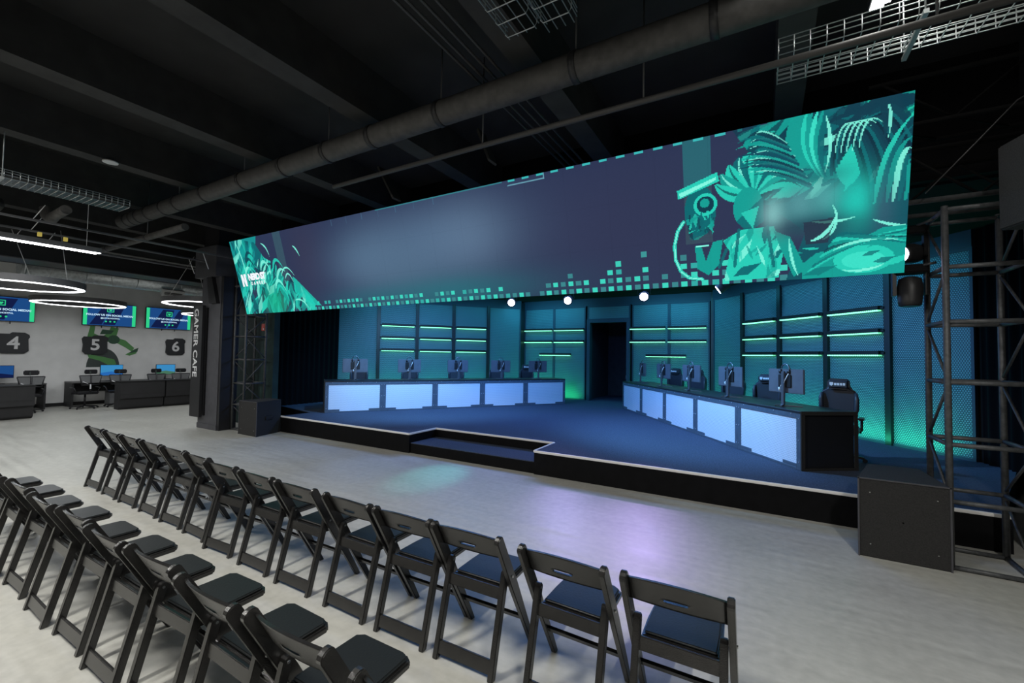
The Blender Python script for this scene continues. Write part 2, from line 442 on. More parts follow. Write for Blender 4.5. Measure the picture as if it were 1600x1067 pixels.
# doorway
fr = MB(); fr.b2((-5.06, BY - .06, SZ), (-4.95, BY + .16, 3.02)); fr.b2((-3.74, BY - .06, SZ), (-3.63, BY + .16, 3.02)); fr.b2((-4.95, BY - .06, 2.91), (-3.74, BY + .16, 3.02))
setup_struct(fr.build('door_1', M['frame_blue']))
Z2 = SZ + .003; co = MB(); co.b2((-5.3, BY + .14, Z2), (-5.1, BY + 2.4, 3.1)); co.b2((-3.4, BY + .14, Z2), (-3.2, BY + 2.4, 3.1)); co.b2((-5.3, BY + 2.4, Z2), (-3.2, BY + 2.55, 3.1)); co.b2((-5.3, BY + .14, 3.1), (-3.2, BY + 2.55, 3.2))
setup_struct(co.build('wall_corridor', M['column']))
o = MB().b2((-4.42, BY + 2.37, 1.0), (-4.34, BY + 2.4, 1.12)).build('light_switch', M['white_plastic'], None, label='small pale switch plate on the corridor wall through the stage doorway', cat='switch')
# dark boards put in for the shaded gaps at the wall corners
for x, sx in ((-7.47, 'left'), (-1.22, 'right')):
    setup_struct(MB().b2((x - .05, BY - .35, SZ), (x + .05, BY + .1, ZT + .2)).build('trim_gap_shade_' + sx, M['desk_top']))

# drapes / masking at both stage sides
setup_struct(MB().b2((-11.349, 6.2, 0), (-11.31, 8.75, 3.70)).build('wall_mask_left', M['drape']))
def drape(name, label, a, b, z0, z1, amp=.03, n=90, m=None, wl=.16):
    a = Vector((*a, 0)); b = Vector((*b, 0)); d = (b - a); L = d.length; d.normalize(); nrm = Vector((-d.y, d.x, 0))
    bm = MB(); rows = []
    for th in (0, .012):
        row = []
        for i in range(n + 1):
            s = L * i / n; p = a + d * s + nrm * (amp * math.sin(2 * PI * s / wl) + th)
            row.append((bm.bm.verts.new((p.x, p.y, z0)), bm.bm.verts.new((p.x, p.y, z1))))
        rows.append(row)
    for row in rows:
        for i in range(n): f = bm.bm.faces.new((row[i][0], row[i + 1][0], row[i + 1][1], row[i][1])); f.smooth = True
    return bm.build(name, m or M['drape'], None, label=label, cat='curtain')
drape('stage_curtain', 'black pleated curtain closing the left side of the stage behind the truss', (-11.15, 6.5), (-11.15, 8.72), SZ, 3.7)
drape('stage_curtain', 'black pleated curtain between the right angled wall and the right truss tower', (2.7, 8.72), (3.15, 7.6), SZ, 3.7)
drape('stage_curtain', 'black pleated curtain at the far right edge behind the truss tower', (2.14, 5.80), (3.1, 7.45), 0.0, 3.7)
setup_struct(MB().b2((-11.62, 6.0, 0), (-9.95, 6.14, 3.72)).build('wall_teal_left', M['teal_wall']))
setup_struct(MB().b2((3.1, 7.5, 0), (6.8, 7.62, CEIL)).build('wall_teal_right', M['teal_wall']))

# ------------------------------------------------------------------ player desks
def desk_row(side):
    if side == 'right':
        p0 = Vector((.412, 6.737)); a = math.radians(125.2)
    else:
        p0 = Vector((2 * CX - .412, 6.737)); a = math.radians(54.8)
    d = Vector((math.cos(a), math.sin(a)))
    W = 1.334; DZ = 1.108
    rz = a if side == 'left' else a - PI      # local +x keeps left-to-right as seen by the audience, local -y is the front
    units = []
    for i in range(5):
        c = p0 + d * (W * (i + .5))
        t = thing('player_desk', '%s white-fronted gaming desk from the audience end, %s row on stage' % (ORD[i], side), 'desk', (c.x, c.y, SZ), rz, 'player desks in two angled rows on the stage')
        h = DZ - SZ; w = W
        f = MB()
        f.b2((-w / 2, 0, 0), (-w / 2 + .075, .03, h - .03)); f.b2((w / 2 - .075, 0, 0), (w / 2, .03, h - .03))
        f.b2((-w / 2 + .075, 0, h - .1), (w / 2 - .075, .03, h - .03)); f.b2((-w / 2 + .075, 0, 0), (w / 2 - .075, .03, .03))
        f.b2((-w / 2 + .075, .001, .03), (-w / 2 + .33, .029, .075)); f.b2((w / 2 - .33, .001, .03), (w / 2 - .075, .029, .075))
        f.build('frame', M['desk_frame'], t, bevel=.003, seg=1)
        MB().b2((-w / 2 + .07, .012, .02), (w / 2 - .07, .024, h - .095)).build('front_panel', M['desk_panel'], t)
        MB().b2((-w / 2, -.005, h - .03), (w / 2, .79, h)).build('desk_top', M['desk_top'] if i else M['desk_top'], t, bevel=.003, seg=1)
        bl = MB()
        for x in (-w / 2 + .03, w / 2 - .03):
            for z in (.1, .38, .66): bl.lathe([(.009, 0), (.007, .006)], (x, 0, z), Matrix.Rotation(PI / 2, 3, 'X'), 8)
        for k in range(4): bl.lathe([(.009, 0), (.007, .006)], (-w / 2 + .16 + k * (w - .32) / 3, 0, h - .045), Matrix.Rotation(PI / 2, 3, 'X'), 8)
        bl.build('bolts', M['bolt'], t)
        for a_, b_ in ((-w / 2 + .02, -w / 2 + .05), (w / 2 - .05, w / 2 - .02)): MB().b2((a_, .03, 0), (b_, .76, h - .03)).build('side_panel', M['desk_top'], t)
        if i == 0:
            sx = 1 if side == 'right' else -1
            e = MB(); xo = sx * (w / 2)
            e.b2((xo, .0, 0), (xo + sx * .018, .05, h)); e.b2((xo, .745, 0), (xo + sx * .018, .79, h)); e.b2((xo, .05, h - .05), (xo + sx * .018, .745, h)); e.b2((xo, .05, 0), (xo + sx * .018, .745, .03))
            e.build('end_frame', M['subbox'], t)
        units.append((t, c, rz))
    return units, d, rz
rowR, dR, rzR = desk_row('right'); rowL, dL, rzL = desk_row('left')

# monitor seen from the back
def make_monitor():
    t = thing('monitor', 'x', 'monitor', (0, 0, 0), 0, 'monitors on the player desks')
    b = MB(); b.box((0, 0, .36), (.60, .03, .345)); b.build('display', M['mon_back'], t, bevel=.008)
    MB().box((0, .017, .36), (.58, .004, .325)).build('screen', M['mon_dark'], t)
    MB().box((0, -.022, .36), (.22, .02, .18)).build('rear_hub', M['mon_dark'], t, bevel=.006)
    MB().bar((0, -.055, .015), (0, -.05, .50), .055, .03, (0, 1, 0)).build('stand_column', M['mon_metal'], t, bevel=.006)
    f = MB(); f.bar((0, -.05, .012), (.16, .12, .008), .035, .014); f.bar((0, -.05, .012), (-.16, .12, .008), .035, .014); f.bar((0, -.05, .03), (-.05, -.15, .008), .03, .014); f.bar((0, -.05, .03), (.05, -.15, .008), .03, .014)
    f.build('stand_foot', M['mon_metal'], t)
    MB().tube([(-.02, -.06, .30), (-.05, -.075, .26), (-.04, -.075, .22)], .012, 6).build('cable_plug', M['white_plastic'], t)
    return t
def make_cam():
    t = thing('headset', 'x', 'headset', (0, 0, 0), 0, 'headsets resting on the monitors')
    pts = [(math.sin(a) * .07, -.01, .075 * math.cos(a)) for a in [(-1.9 + 3.8 * k / 14) for k in range(15)]]
    MB().tube(pts, .010, 8).build('headband', M['mon_metal'], t)
    for sx in (-1, 1):
        MB().lathe([(.02, -.02), (.036, -.015), (.036, .015), (.02, .022)], (sx * .072, -.01, -.03), Matrix.Rotation(PI / 2, 3, 'Y'), 14).build('ear_cup', M['mon_dark'], t)
    MB().tube([(.075, -.02, -.03), (.06, -.05, -.10), (.03, -.06, -.17), (.0, -.06, -.25), (-.01, -.055, -.33)], .006, 6).build('cable', M['white_plastic'], t)
    return t
mon0 = make_monitor(); hs0 = make_cam()
def make_gaming_chair():
    t = thing('gaming_chair', 'x', 'chair', (0, 0, 0), 0, 'gaming chairs behind the player desks')
    # front of the chair looks to -y
    sb = MB(); prof = [(-.19, .50), (-.25, .72), (-.27, .95), (-.235, 1.06), (-.20, 1.2), (.20, 1.2), (.235, 1.06), (.27, .95), (.25, .72), (.19, .50)]
    prof = [(-.19, .50), (-.25, .68), (-.275, .86), (-.26, .97), (-.17, 1.02), (-.15, 1.16), (.15, 1.16), (.17, 1.02), (.26, .97), (.275, .86), (.25, .68), (.19, .50)]
    prof = [(x * .82, z) for x, z in prof]
    sb.plate(prof, .20, .29); o = sb.build('backrest', M['leather'], t, bevel=.02, seg=3)
    for sx in (-1, 1):
        MB().tube([(sx * .17, .19, .55), (sx * .205, .17, .72), (sx * .21, .17, .86), (sx * .20, .19, .96)], [.02, .03, .03, .02], 8).build('side_bolster', M['leather'], t)
    pl = MB().box((0, .165, 1.08), (.27, .09, .15)).build('head_pillow', M['leather'], t, bevel=.035, seg=3)
    lg = MB(); lg.plate([(-.10, 1.11), (-.055, 1.11), (-.055, 1.075), (-.078, 1.055), (-.10, 1.075)], .114, .119)
    for k in range(4): lg.b2((-.045 + k * .034, .114, 1.065), (-.018 + k * .034, .119, 1.10))
    lg.build('printed_mark', M['mark'], pl)
    MB().box((0, -.02, .46), (.50, .50, .10)).build('seat', M['leather'], t, bevel=.03, seg=3)
    for sx in (-1, 1):
        MB().box((sx * .27, -.02, .62), (.07, .26, .03)).build('armrest', M['mon_dark'], t, bevel=.01)
        MB().tube([(sx * .25, 0, .42), (sx * .27, 0, .46), (sx * .27, 0, .61)], .018, 6).build('arm_post', M['mon_dark'], t)
    MB().tube([(0, 0, .10), (0, 0, .42)], .028, 10).build('gas_lift', M['mon_metal'], t)
    for k in range(5):
        a = k * 2 * PI / 5 + .3
        l = MB().bar((0, 0, .10), (.30 * math.cos(a), .30 * math.sin(a), .065), .04, .03).build('base_leg', M['mon_dark'], t)
        MB().lathe([(.028, -.012), (.03, 0), (.028, .012)], (.31 * math.cos(a), .31 * math.sin(a), .032), Matrix.Rotation(a, 3, 'Z') @ Matrix.Rotation(PI / 2, 3, 'X'), 12).build('caster', M['mon_dark'], l)
    return t
gc0 = make_gaming_chair()
# position across each desk (local x, y), extra turn of monitor, chair (x, y, turn)
first = True
def mid(mid_, x, y, z=0):
    t, c, rz = mid_
    return (c.x + math.cos(rz) * x - math.sin(rz) * y, c.y + math.sin(rz) * x + math.cos(rz) * y, z)
cfg = {'left': [(.02, .30, .0), (.04, .30, -.03), (.04, .30, .06), (.0, .30, -.02), (-.12, .30, -.05)], 'right': [(-.05, .28, .18), (-.07, .28, .16), (-.05, .28, .1), (.02, .28, .05), (.08, .28, -.15)]}
cfg['right'] = [(.05, .28, .14), (.03, .28, .12), (.0, .28, .12), (.02, .28, .08), (.08, .28, -.15)]
chs = {'left': [(.1, .95, .1), (.18, .98, .1), (.05, .95, 0), (-.05, .95, -.1), (-.42, 1.0, .3)], 'right': [(.30, 1.0, -.55), (.12, 1.05, -.5), (-.2, 1.0, -.3), (-.15, .95, .1), (.1, .95, 0)]}
chs['right'] = [(.15, .98, .75), (-.08, .98, .7), (.15, 1.0, .6), (.02, .98, .5), (.2, 1.0, .5)]
chs['left'] = [(.14, .95, -.3), (.17, .95, -.3), (.2, .95, -.3), (.16, .95, -.3), (-.12, .95, -.2)]
for side, row in (('left', rowL), ('right', rowR)):
    for i, u in enumerate(row):
        x, y, tw = cfg[side][i]
        a = mid(u, x, y, 1.108); rz = u[2]
        ml = 'dark monitor seen from behind, %s desk from the audience end, %s row' % (ORD[i], side)
        hl = 'headset on the monitor of the %s desk from the audience end, %s row' % (ORD[i], side)
        cl = 'black gaming chair behind the %s desk from the audience end, %s row' % (ORD[i], side)
        c = mid(u, chs[side][i][0], chs[side][i][1], SZ)
        b = (a[0], a[1], a[2] + .525)
        if first:
            mon0.location = a; mon0.rotation_euler.z = rz + tw; mon0['label'] = ml
            hs0.location = b; hs0.rotation_euler.z = rz + tw; hs0['label'] = hl
            gc0.location = c; gc0.rotation_euler.z = rz + chs[side][i][2]; gc0['label'] = cl
            first = False
        else:
            dup(mon0, a, rz + tw, ml); dup(hs0, b, rz + tw, hl); dup(gc0, c, rz + chs[side][i][2], cl)

# ------------------------------------------------------------------ video wall
XL, XR, YB, YT, ZB, ZTP = -9.341, 1.085, 5.04, 4.637, 2.556, 3.986
scr = thing('led_video_wall', 'long tilted LED screen above the stage with teal artwork on navy', 'screen', (XL, YB, ZB))
wv = Vector((0, YT - YB, ZTP - ZB)); LN = wv.length; wv.normalize(); nrm = Vector((1, 0, 0)).cross(wv)   # nrm faces ...
if nrm.y > 0: nrm = -nrm
SW = XR - XL
NXp, NYp = 1300, 186
u = (np.arange(NXp) + .5) / NXp; v = (np.arange(NYp) + .5) / NYp
UU, VV = np.meshgrid(u, v)
img = np.zeros((NYp, NXp, 3))
def srgb(c): c = np.array(c) / 255.; return np.where(c <= .04045, c / 12.92, ((c + .055) / 1.055) ** 2.4)
rs = np.random.RandomState(5)
base = srgb((44, 54, 84)); img[:] = base
AS = SW / LN
def blend(mask, col, a=1.):
    m_ = (mask * a)[..., None] if mask.dtype != bool else (mask.astype(float) * a)[..., None]
    img[:] = img * (1 - m_) + srgb(col) * m_
def gauss(cu, cv, su, sv): return np.exp(-((UU - cu) / su) ** 2 - ((VV - cv) / sv) ** 2)
def poly(pts):
    inside = np.zeros(UU.shape, bool); n = len(pts); j = n - 1
    for i in range(n):
        xi, yi = pts[i]; xj, yj = pts[j]
        if yi != yj:
            c = ((yi > VV) != (yj > VV)) & (UU < (xj - xi) * (VV - yi) / (yj - yi) + xi)
            inside ^= c
        j = i
    return inside
def seg(a, b, w):      # line, width in units of screen height
    ax, ay = a[0] * AS, a[1]; bx, by = b[0] * AS, b[1]; px, py = UU * AS, VV
    t = np.clip(((px - ax) * (bx - ax) + (py - ay) * (by - ay)) / ((bx - ax) ** 2 + (by - ay) ** 2 + 1e-9), 0, 1)
    return np.hypot(px - ax - t * (bx - ax), py - ay - t * (by - ay)) < w * .62
# warm/purple drift of the navy ground
blend(gauss(.76, .5, .14, .6), (56, 54, 80), .3); blend(gauss(.22, .7, .05, .5), (58, 56, 80), .5)
# vertical translucent bands
blend(poly([(.828, .70), (.853, .70), (.853, 1), (.828, 1)]), (40, 110, 120), .75); blend(poly([(.828, .3), (.853, .3), (.853, .7), (.828, .7)]), (62, 90, 100), .5)
blend(poly([(.140, .35), (.162, .35), (.162, 1), (.140, 1)]), (58, 90, 104), .7)
# big soft glow where the picture shows a defocused title
blend(gauss(.37, .52, .085, .34), (92, 122, 150), .62); blend(gauss(.50, .58, .12, .36), (92, 120, 150), .66); blend(gauss(.56, .60, .06, .3), (104, 130, 158), .4); blend(gauss(.43, .40, .10, .3), (84, 112, 138), .55)
blend(gauss(.52, .10, .13, .16), (30, 120, 130), .55); blend(gauss(.36, .12, .1, .1), (30, 110, 125), .35)
# frame corner strokes at the top
blend(seg((.628, .955), (.676, .955), .008), (110, 170, 190), .7); blend(seg((.676, .955), (.676, 1.), .008), (110, 170, 190), .7)
for k in range(7): blend(seg((.30 + .035 * k, .93), (.30 + .035 * k, 1.), .006), (70, 110, 140), .5)
blend((VV > .985) & (np.sin(UU * 330) > .1) & (UU > .62) & (UU < .88), (60, 190, 190), .9)
blend((VV > .988) & (UU > .40) & (UU <= .62), (50, 130, 140), .8)
# equaliser squares along the bottom
hts = {}
for k in range(20, 102): hts[k] = 2 if rs.rand() < .75 else 1
hts.update({64: 1, 65: 0, 66: 1, 67: 2, 68: 2, 69: 2, 70: 3, 71: 2, 72: 2, 73: 1, 74: 2, 75: 3, 76: 4, 77: 2, 78: 2, 79: 3, 80: 1, 81: 2, 82: 1, 83: 4, 84: 3, 85: 1, 86: 2, 87: 3, 88: 1})
for k, h in hts.items():
    cu = .0098 * k + .0115
    for j in range(h):
        cvj = .02 + .0635 * j
        m_ = (np.abs(UU - cu) < .0031) & (np.abs(VV - cvj) < .020)
        col = (62, 214, 192) if (k + j) % 2 else (58, 134, 140)
        if rs.rand() < .15: col = (50, 170, 165)
        blend(m_, col, 1. if j < 3 else .9)
m_ = (np.abs(UU - .7847) < .0031) & (np.abs(VV - .265) < .022); blend(m_, (60, 150, 150))
# abstract teal artwork: generic shards, ribbons and discs
T0, T1, T2, T3, T4 = (14, 60, 78), (12, 104, 112), (20, 158, 148), (40, 206, 184), (130, 248, 226)
def shards(region, n, smin, smax, cols, ang, spread):
    us, vs_ = np.where(region.T)
    for _ in range(n):
        q = rs.randint(len(us)); cu, cv = u[us[q]], v[vs_[q]]
        L = rs.uniform(smin, smax); w = L * rs.uniform(.12, .34); a = ang + rs.uniform(-spread, spread)
        ca, sa = math.cos(a), math.sin(a)
        pts = [(-L, 0), (-.2 * L, w), (L, rs.uniform(-.3, .3) * w), (-.1 * L, -w)]
        P = [(cu + (x * ca - y * sa) / AS, cv + (x * sa + y * ca)) for x, y in pts]
        blend(poly(P) & region, cols[rs.randint(len(cols))], rs.uniform(.6, 1.))
RA = poly([(.872, 1), (1, 1), (1, 0), (.853, 0), (.862, .2), (.853, .34), (.872, .45), (.878, .66), (.892, .72), (.884, .86)])
blend(poly([(.905, 1), (1, 1), (1, .0), (.915, 0), (.93, .3), (.90, .5), (.905, .7), (.888, .84)]), (18, 84, 98), 1)
blend(poly([(.955, 1), (1, 1), (1, .78), (.985, .84), (.975, .93)]), (28, 190, 160), 1); blend(gauss(.935, .98, .02, .12), (26, 120, 130), .8)
shards(RA & (VV > .5), 130, .05, .26, [T0, T1, T2, T1, T0], .5, .9)
shards(RA & (VV > .5), 14, .04, .12, [T3, T4], .6, .7)
# large petal forms, top centre and right
for cx_, cy_, rx, ry, col in ((.925, .86, .011, .17, T2), (.960, .72, .010, .17, T3)):
    blend((((UU - cx_) / rx) ** 2 + ((VV - cy_) / ry) ** 2) < 1, col, .95)
def curve(P, w0, w1, col, al=.9, n=14):
    P = [np.array(p, float) for p in P]; out = []
    for i in range(n + 1):
        t = i / n; q = [p for p in P]
        while len(q) > 1: q = [q[k] * (1 - t) + q[k + 1] * t for k in range(len(q) - 1)]
        out.append(q[0])
    L_, R_ = [], []
    for i, p in enumerate(out):
        d = (out[min(i + 1, n)] - out[max(i - 1, 0)]) * np.array([AS, 1.]); d /= np.hypot(*d) + 1e-9
        w = w0 + (w1 - w0) * i / n; w *= math.sin(PI * min(1, .15 + .85 * (1 - abs(2 * i / n - 1))) / 2)
        L_.append((p[0] - d[1] * w / AS, p[1] + d[0] * w)); R_.append((p[0] + d[1] * w / AS, p[1] - d[0] * w))
    blend(poly(L_ + R_[::-1]), col, al)
# plume above the middle: overlapping curved strands
for k in range(11):
    a_ = -.1 + k * .29; ex, ey = .8905 + .036 * math.cos(a_), .60 + .24 * math.sin(a_)
    mx_, my_ = .8905 + .024 * math.cos(a_ + .5), .62 + .22 * math.sin(a_ + .5)
    curve([(.887, .57), (mx_, my_), (ex, ey)], .055, .035, (T3, T2, T3, T1)[k % 4], .95)
    curve([(.888, .58), (mx_ + .001, my_ - .01), (ex, ey)], .010, .006, T4 if k % 2 else T0, .8)
# dark flowing mass, upper right, with light edges
for k in range(16):
    o_ = k * .0026
    curve([(.948 + o_ * .6, .62 + .02 * k), (.950 + o_, 1.0), (.968 + o_ * .7, .92), (.972 + o_, .42 + .012 * k)], .030, .02, (T0, (10, 44, 62), T1, T0)[k % 4], .9)
for k in range(5):
    curve([(.950 + .004 * k, .74), (.953 + .004 * k, .98), (.966 + .004 * k, .86)], .007, .004, T4, .8)
# long leaf shapes sweeping to the left
for k in range(14):
    y_ = .66 + .022 * k; x_ = .935 - .0015 * k
    curve([(x_, y_ - .1), (x_ - .022, y_ + .05), (.873 + rs.uniform(0, .018), .70 + .018 * k)], .026, .006, (T1, T0, T2, (16, 70, 92))[k % 4], .95)
    if k % 2: curve([(x_, y_ - .09), (x_ - .022, y_ + .06), (.876 + rs.uniform(0, .018), .70 + .018 * k)], .006, .003, T4, .8)
for k in range(5):
    curve([(.929 + .004 * k, 1.), (.923 + .003 * k, .8), (.940 + .001 * k, .62)], .022, .010, (T3, T2, (60, 224, 200), T2, T1)[k], .95)
curve([(.943, .97), (.950, .8), (.943, .64)], .012, .006, T4, .85)
for k in range(6): curve([(.978 + .004 * k, .42), (.982 + .004 * k, .75), (1.0, .88 - .06 * k)], .022, .008, (T3, T1, T2, T4, T1, T2)[k], .9)
curve([(.981, .99), (.984, .9), (.983, .78)], .03, .01, T0, .9); curve([(.9845, .96), (.987, .88), (.985, .78)], .012, .004, T4, .8)
blend((((UU - .884) / .0125) ** 2 + ((VV - .50) / .13) ** 2) < 1, T2, 1); blend(poly([(.874, .42), (.897, .56), (.897, .40), (.884, .33)]), T1, .9); blend(poly([(.878, .47), (.893, .50), (.888, .36)]), T3, .9)
blend(poly([(.862, .02), (.868, .22), (.862, .30), (.878, .36), (.905, .36), (.913, .2), (.909, .02)]), T3, 1); shards(poly([(.862, .02), (.868, .22), (.862, .30), (.878, .36), (.905, .36), (.913, .2), (.909, .02)]), 34, .03, .10, [T2, T4, T3, T1], 1.2, .8)
for a, b in (((.876, .36), (.872, .12)), ((.900, .36), (.905, .1)), ((.865, .24), (.858, .12))): blend(seg(a, b, .016), T1, .9)
blend(poly([(.905, .33), (.918, .28), (.931, .06), (.921, .02), (.910, .22)]), T2, 1); blend(poly([(.853, .30), (.862, .31), (.858, .14), (.848, .07), (.838, .12), (.836, .28), (.842, .28), (.846, .17)]), T2, 1)
# round instrument with a hose-like arc
blend((((UU - .842) / .0145) ** 2 + ((VV - .52) / .17) ** 2) < 1, T1, 1); blend(poly([(.821, .68), (.858, .76), (.860, .70), (.822, .62)]), T3, 1); blend(poly([(.823, .66), (.857, .73), (.857, .71), (.824, .63)]), T4, 1)
d_ = np.hypot((UU - .847) * AS, VV - .56); blend(d_ < .075, T3, 1); blend(d_ < .055, T0, 1); blend(np.hypot((UU - .8465) * AS, VV - .57) < .03, T2, 1)
shards(poly([(.828, .50), (.856, .52), (.853, .33), (.832, .33)]), 26, .03, .09, [T0, T2, T3, T1], 1.2, .9)
hx = [(.826, .46), (.820, .40), (.8165, .30), (.817, .20), (.822, .11), (.830, .06), (.842, .045)]
for a, b in zip(hx, hx[1:]): blend(seg(a, b, .019), T3, 1); blend(seg(a, b, .008), T4, .9)
blend(seg((.838, .28), (.848, .28), .012), T4, 1)
# soft defocused block, as the picture shows it
blend(gauss(.905, .44, .010, .11), (130, 190, 190), .95); blend(gauss(.925, .48, .014, .12), (86, 150, 156), .9); blend(gauss(.945, .50, .014, .11), (80, 160, 162), .9); blend(gauss(.966, .46, .014, .15), (34, 196, 180), .95); blend(gauss(.935, .33, .03, .06), (36, 72, 88), .85); blend(gauss(.984, .40, .008, .18), (58, 84, 110), .6); blend(gauss(.94, .63, .02, .05), (20, 100, 108), .6)
# lower right: big leaning rounded form and thin bright strokes
blend(poly([(.928, .0), (1, 0), (1, .28), (.985, .28), (.96, .19), (.938, .16), (.928, .1)]), T2, 1); blend((((UU - .972) / .021) ** 2 + ((VV - .10) / .085) ** 2) < 1, T3, 1); blend((((UU - .972) / .015) ** 2 + ((VV - .095) / .05) ** 2) < 1, (60, 224, 200), 1)
for k in range(8): curve([(.932 + .003 * k, .04 + .03 * k), (.955, .20 + .012 * k), (1., .26 - .012 * k)], .020, .012, (T3, T1, T2, T3, T0, T2, T3, T1)[k], .85)
for P_ in ([(.951, .17), (.97, .24), (.995, .20)], [(.942, .24), (.953, .27), (.955, .38), (.949, .45)], [(.978, .33), (.99, .28), (1, .28)], [(.917, .27), (.919, .1), (.925, .02)], [(.958, .04), (.975, .01), (.992, .08)], [(.935, .36), (.95, .33), (.966, .36)]): curve(P_, .010, .006, T4, .9)
blend(poly([(.928, .36), (.950, .37), (.947, .22), (.930, .22)]), (40, 52, 72), .85); curve([(.934, .24), (.948, .26), (.953, .40)], .016, .006, T4, .9)
shards(poly([(.915, .30), (1, .38), (1, .0), (.925, 0)]), 8, .03, .10, [T1, T2, T3], .2, .6)
# left end artwork
LA = poly([(0, 0), (0, 1), (.036, 1), (.08, .93), (.10, .72), (.13, .62), (.15, .40), (.185, .34), (.22, .1), (.215, 0)])
blend(poly([(0, 1), (.09, 1), (.06, .55), (.03, .2), (.02, 0), (0, 0)]), (20, 150, 150), .9)
shards(LA, 170, .06, .26, [T1, T2, T0, T2, T1, T3], 1.3, .8); shards(LA, 46, .04, .18, [T4, T3], 1.1, .6)
blend(gauss(.105, .14, .03, .2), (24, 176, 134), .7); blend(gauss(.03, .85, .03, .1), (20, 160, 160), .5)
for k in range(16):
    x0_ = rs.uniform(.02, .17); y0_ = rs.uniform(.1, .8) * (1 - x0_ * 2.5); curve([(x0_, y0_), (x0_ + .012, y0_ + .22), (x0_ + .03, y0_ + rs.uniform(-.1, .12))], .03, .01, (T0, T3, T2, T4)[k % 4], .85)
for P_ in ([(.02, .97), (.034, .75), (.03, .4)], [(.10, .9), (.115, .86), (.118, .72)], [(.14, .46), (.158, .66), (.178, .44)], [(.150, .42), (.162, .56), (.172, .36)], [(.19, .80), (.199, .76), (.204, .66)], [(.165, .14), (.185, .18), (.2, .02)]): curve(P_, .014, .006, T4, .9)
blend(poly([(.172, .44), (.18, .40), (.235, .05), (.215, .06), (.17, .24)]) , (26, 200, 180), .75)
# darker pixel-gap grain of LED modules
img *= (1 + .05 * (rs.rand(NYp, NXp, 1) - .5))
img[:, ::65] *= .93; img[::62, :] *= .95
gx = np.linspace(0, SW, NXp + 1); gz = np.linspace(0, LN, NYp + 1)
GX, GZ = np.meshgrid(gx, gz)
co_ = np.stack([GX, wv.y * GZ, wv.z * GZ], -1).reshape(-1, 3).astype(np.float32)
i0 = (np.arange(NYp)[:, None] * (NXp + 1) + np.arange(NXp)[None, :]).reshape(-1)
faces = np.stack([i0, i0 + 1, i0 + NXp + 2, i0 + NXp + 1], -1).astype(np.int32)
me = bpy.data.meshes.new('display_face')
me.vertices.add(len(co_)); me.vertices.foreach_set('co', co_.ravel())
me.loops.add(faces.size); me.loops.foreach_set('vertex_index', faces.ravel())
me.polygons.add(len(faces)); me.polygons.foreach_set('loop_start', np.arange(0, faces.size, 4, dtype=np.int32)); me.polygons.foreach_set('loop_total', np.full(len(faces), 4, np.int32))
me.update(calc_edges=True)
ca = me.color_attributes.new('Col', 'FLOAT_COLOR', 'CORNER')
cc = np.concatenate([np.clip(img, 0, 4).reshape(-1, 3), np.ones((NXp * NYp, 1))], 1).astype(np.float32)
ca.data.foreach_set('color', np.repeat(cc, 4, axis=0).ravel())
me.materials.append(attr_emit_mat('led_pixels', 1.0))
o = link('display_face', me, scr); 
# cabinet behind the face
cab = MB(); th = .10
p = [Vector((0, 0, 0)), Vector((0, wv.y * LN, wv.z * LN))]; off = -nrm * .003; back = -nrm * th
vs = [q + off for q in p] + [q + back for q in p[::-1]]
a = [cab.bm.verts.new(q) for q in vs]; b = [cab.bm.verts.new(q + Vector((SW, 0, 0))) for q in vs]
cab.bm.faces.new(a); cab.bm.faces.new(b[::-1])
for i in range(4): cab.bm.faces.new((a[i], a[(i + 1) % 4], b[(i + 1) % 4], b[i]))
cab.build('cabinet', M['fixture'], scr)
# lettering: emblem + NERD ST / GAMERS
Rs = Matrix((Vector((1, 0, 0)), wv, nrm)).transposed().to_4x4()
def on_screen(uu, vv, d=.004): return Matrix.Translation(Vector((uu * SW, 0, 0)) + wv * (vv * LN) + nrm * d) @ Rs
text_mesh('lettering', 'NERD ST', .165, M['logo_white'], scr, on_screen(.0635, .495), bold=.012, space=.84)
text_mesh('lettering', 'GAMERS', .085, M['logo_white'], scr, on_screen(.0640, .41), bold=.003, space=1.75)
em = MB()
for poly_ in ([(-.11, -.17), (-.11, .17), (-.02, .17), (.03, -.02), (.03, .17), (.13, .17), (.13, -.17), (.05, -.17), (-.02, .02), (-.02, -.17)],):
    em.bm.faces.new([em.bm.verts.new(on_screen(.0195, .465) @ Vector((x * .72, y * .72, 0))) for x, y in poly_])
em.build('emblem', M['logo_white'], scr)

# ------------------------------------------------------------------ truss towers and header
def tower(label, x0, y0, w, z1, boxes):
    t = thing('truss_tower', label, 'truss', (x0, y0, 0), 0, 'truss towers at both ends of the screen')
    c = [(0, 0), (w, 0), (w, w), (0, w)]
    for x, y in c: MB().tube([(x, y, .0), (x, y, z1)], .025, 10).build('upright', M['truss'], t)
    zs = [.02, .574, 1.058, 1.594, 2.12, 2.60, z1 - .03]
    for k, z in enumerate(zs):
        for i in range(4):
            a, b = c[i], c[(i + 1) % 4]
            MB().tube([(*a, z), (*b, z)], .02, 8).build('crossbar', M['truss'], t)
    for k in range(len(zs) - 1):
        for fc in ((1, 2), (3, 0)):
            a, b = c[fc[0]], c[fc[1]]
            if k % 2: a, b = b, a
            MB().tube([(*a, zs[k] + .03), (*b, zs[k + 1] - .03)], .0125, 6).build('diagonal_brace', M['truss'], t)
    MB().box((w / 2, w / 2, .008), (w + .2, w + .2, .014)).build('base_plate', M['truss'], t) if False else None
    return t
tower('dark steel truss tower at the right end of the screen, front box beside it', 1.385, 5.16, .50, 3.14, 0)
tower('dark steel truss tower left of the stage behind the small black box', -10.47, 5.40, .45, 3.9, 0)
ht = thing('header_truss', 'dark steel horizontal truss carrying the long screen between the towers', 'truss', (0, 0, 0))
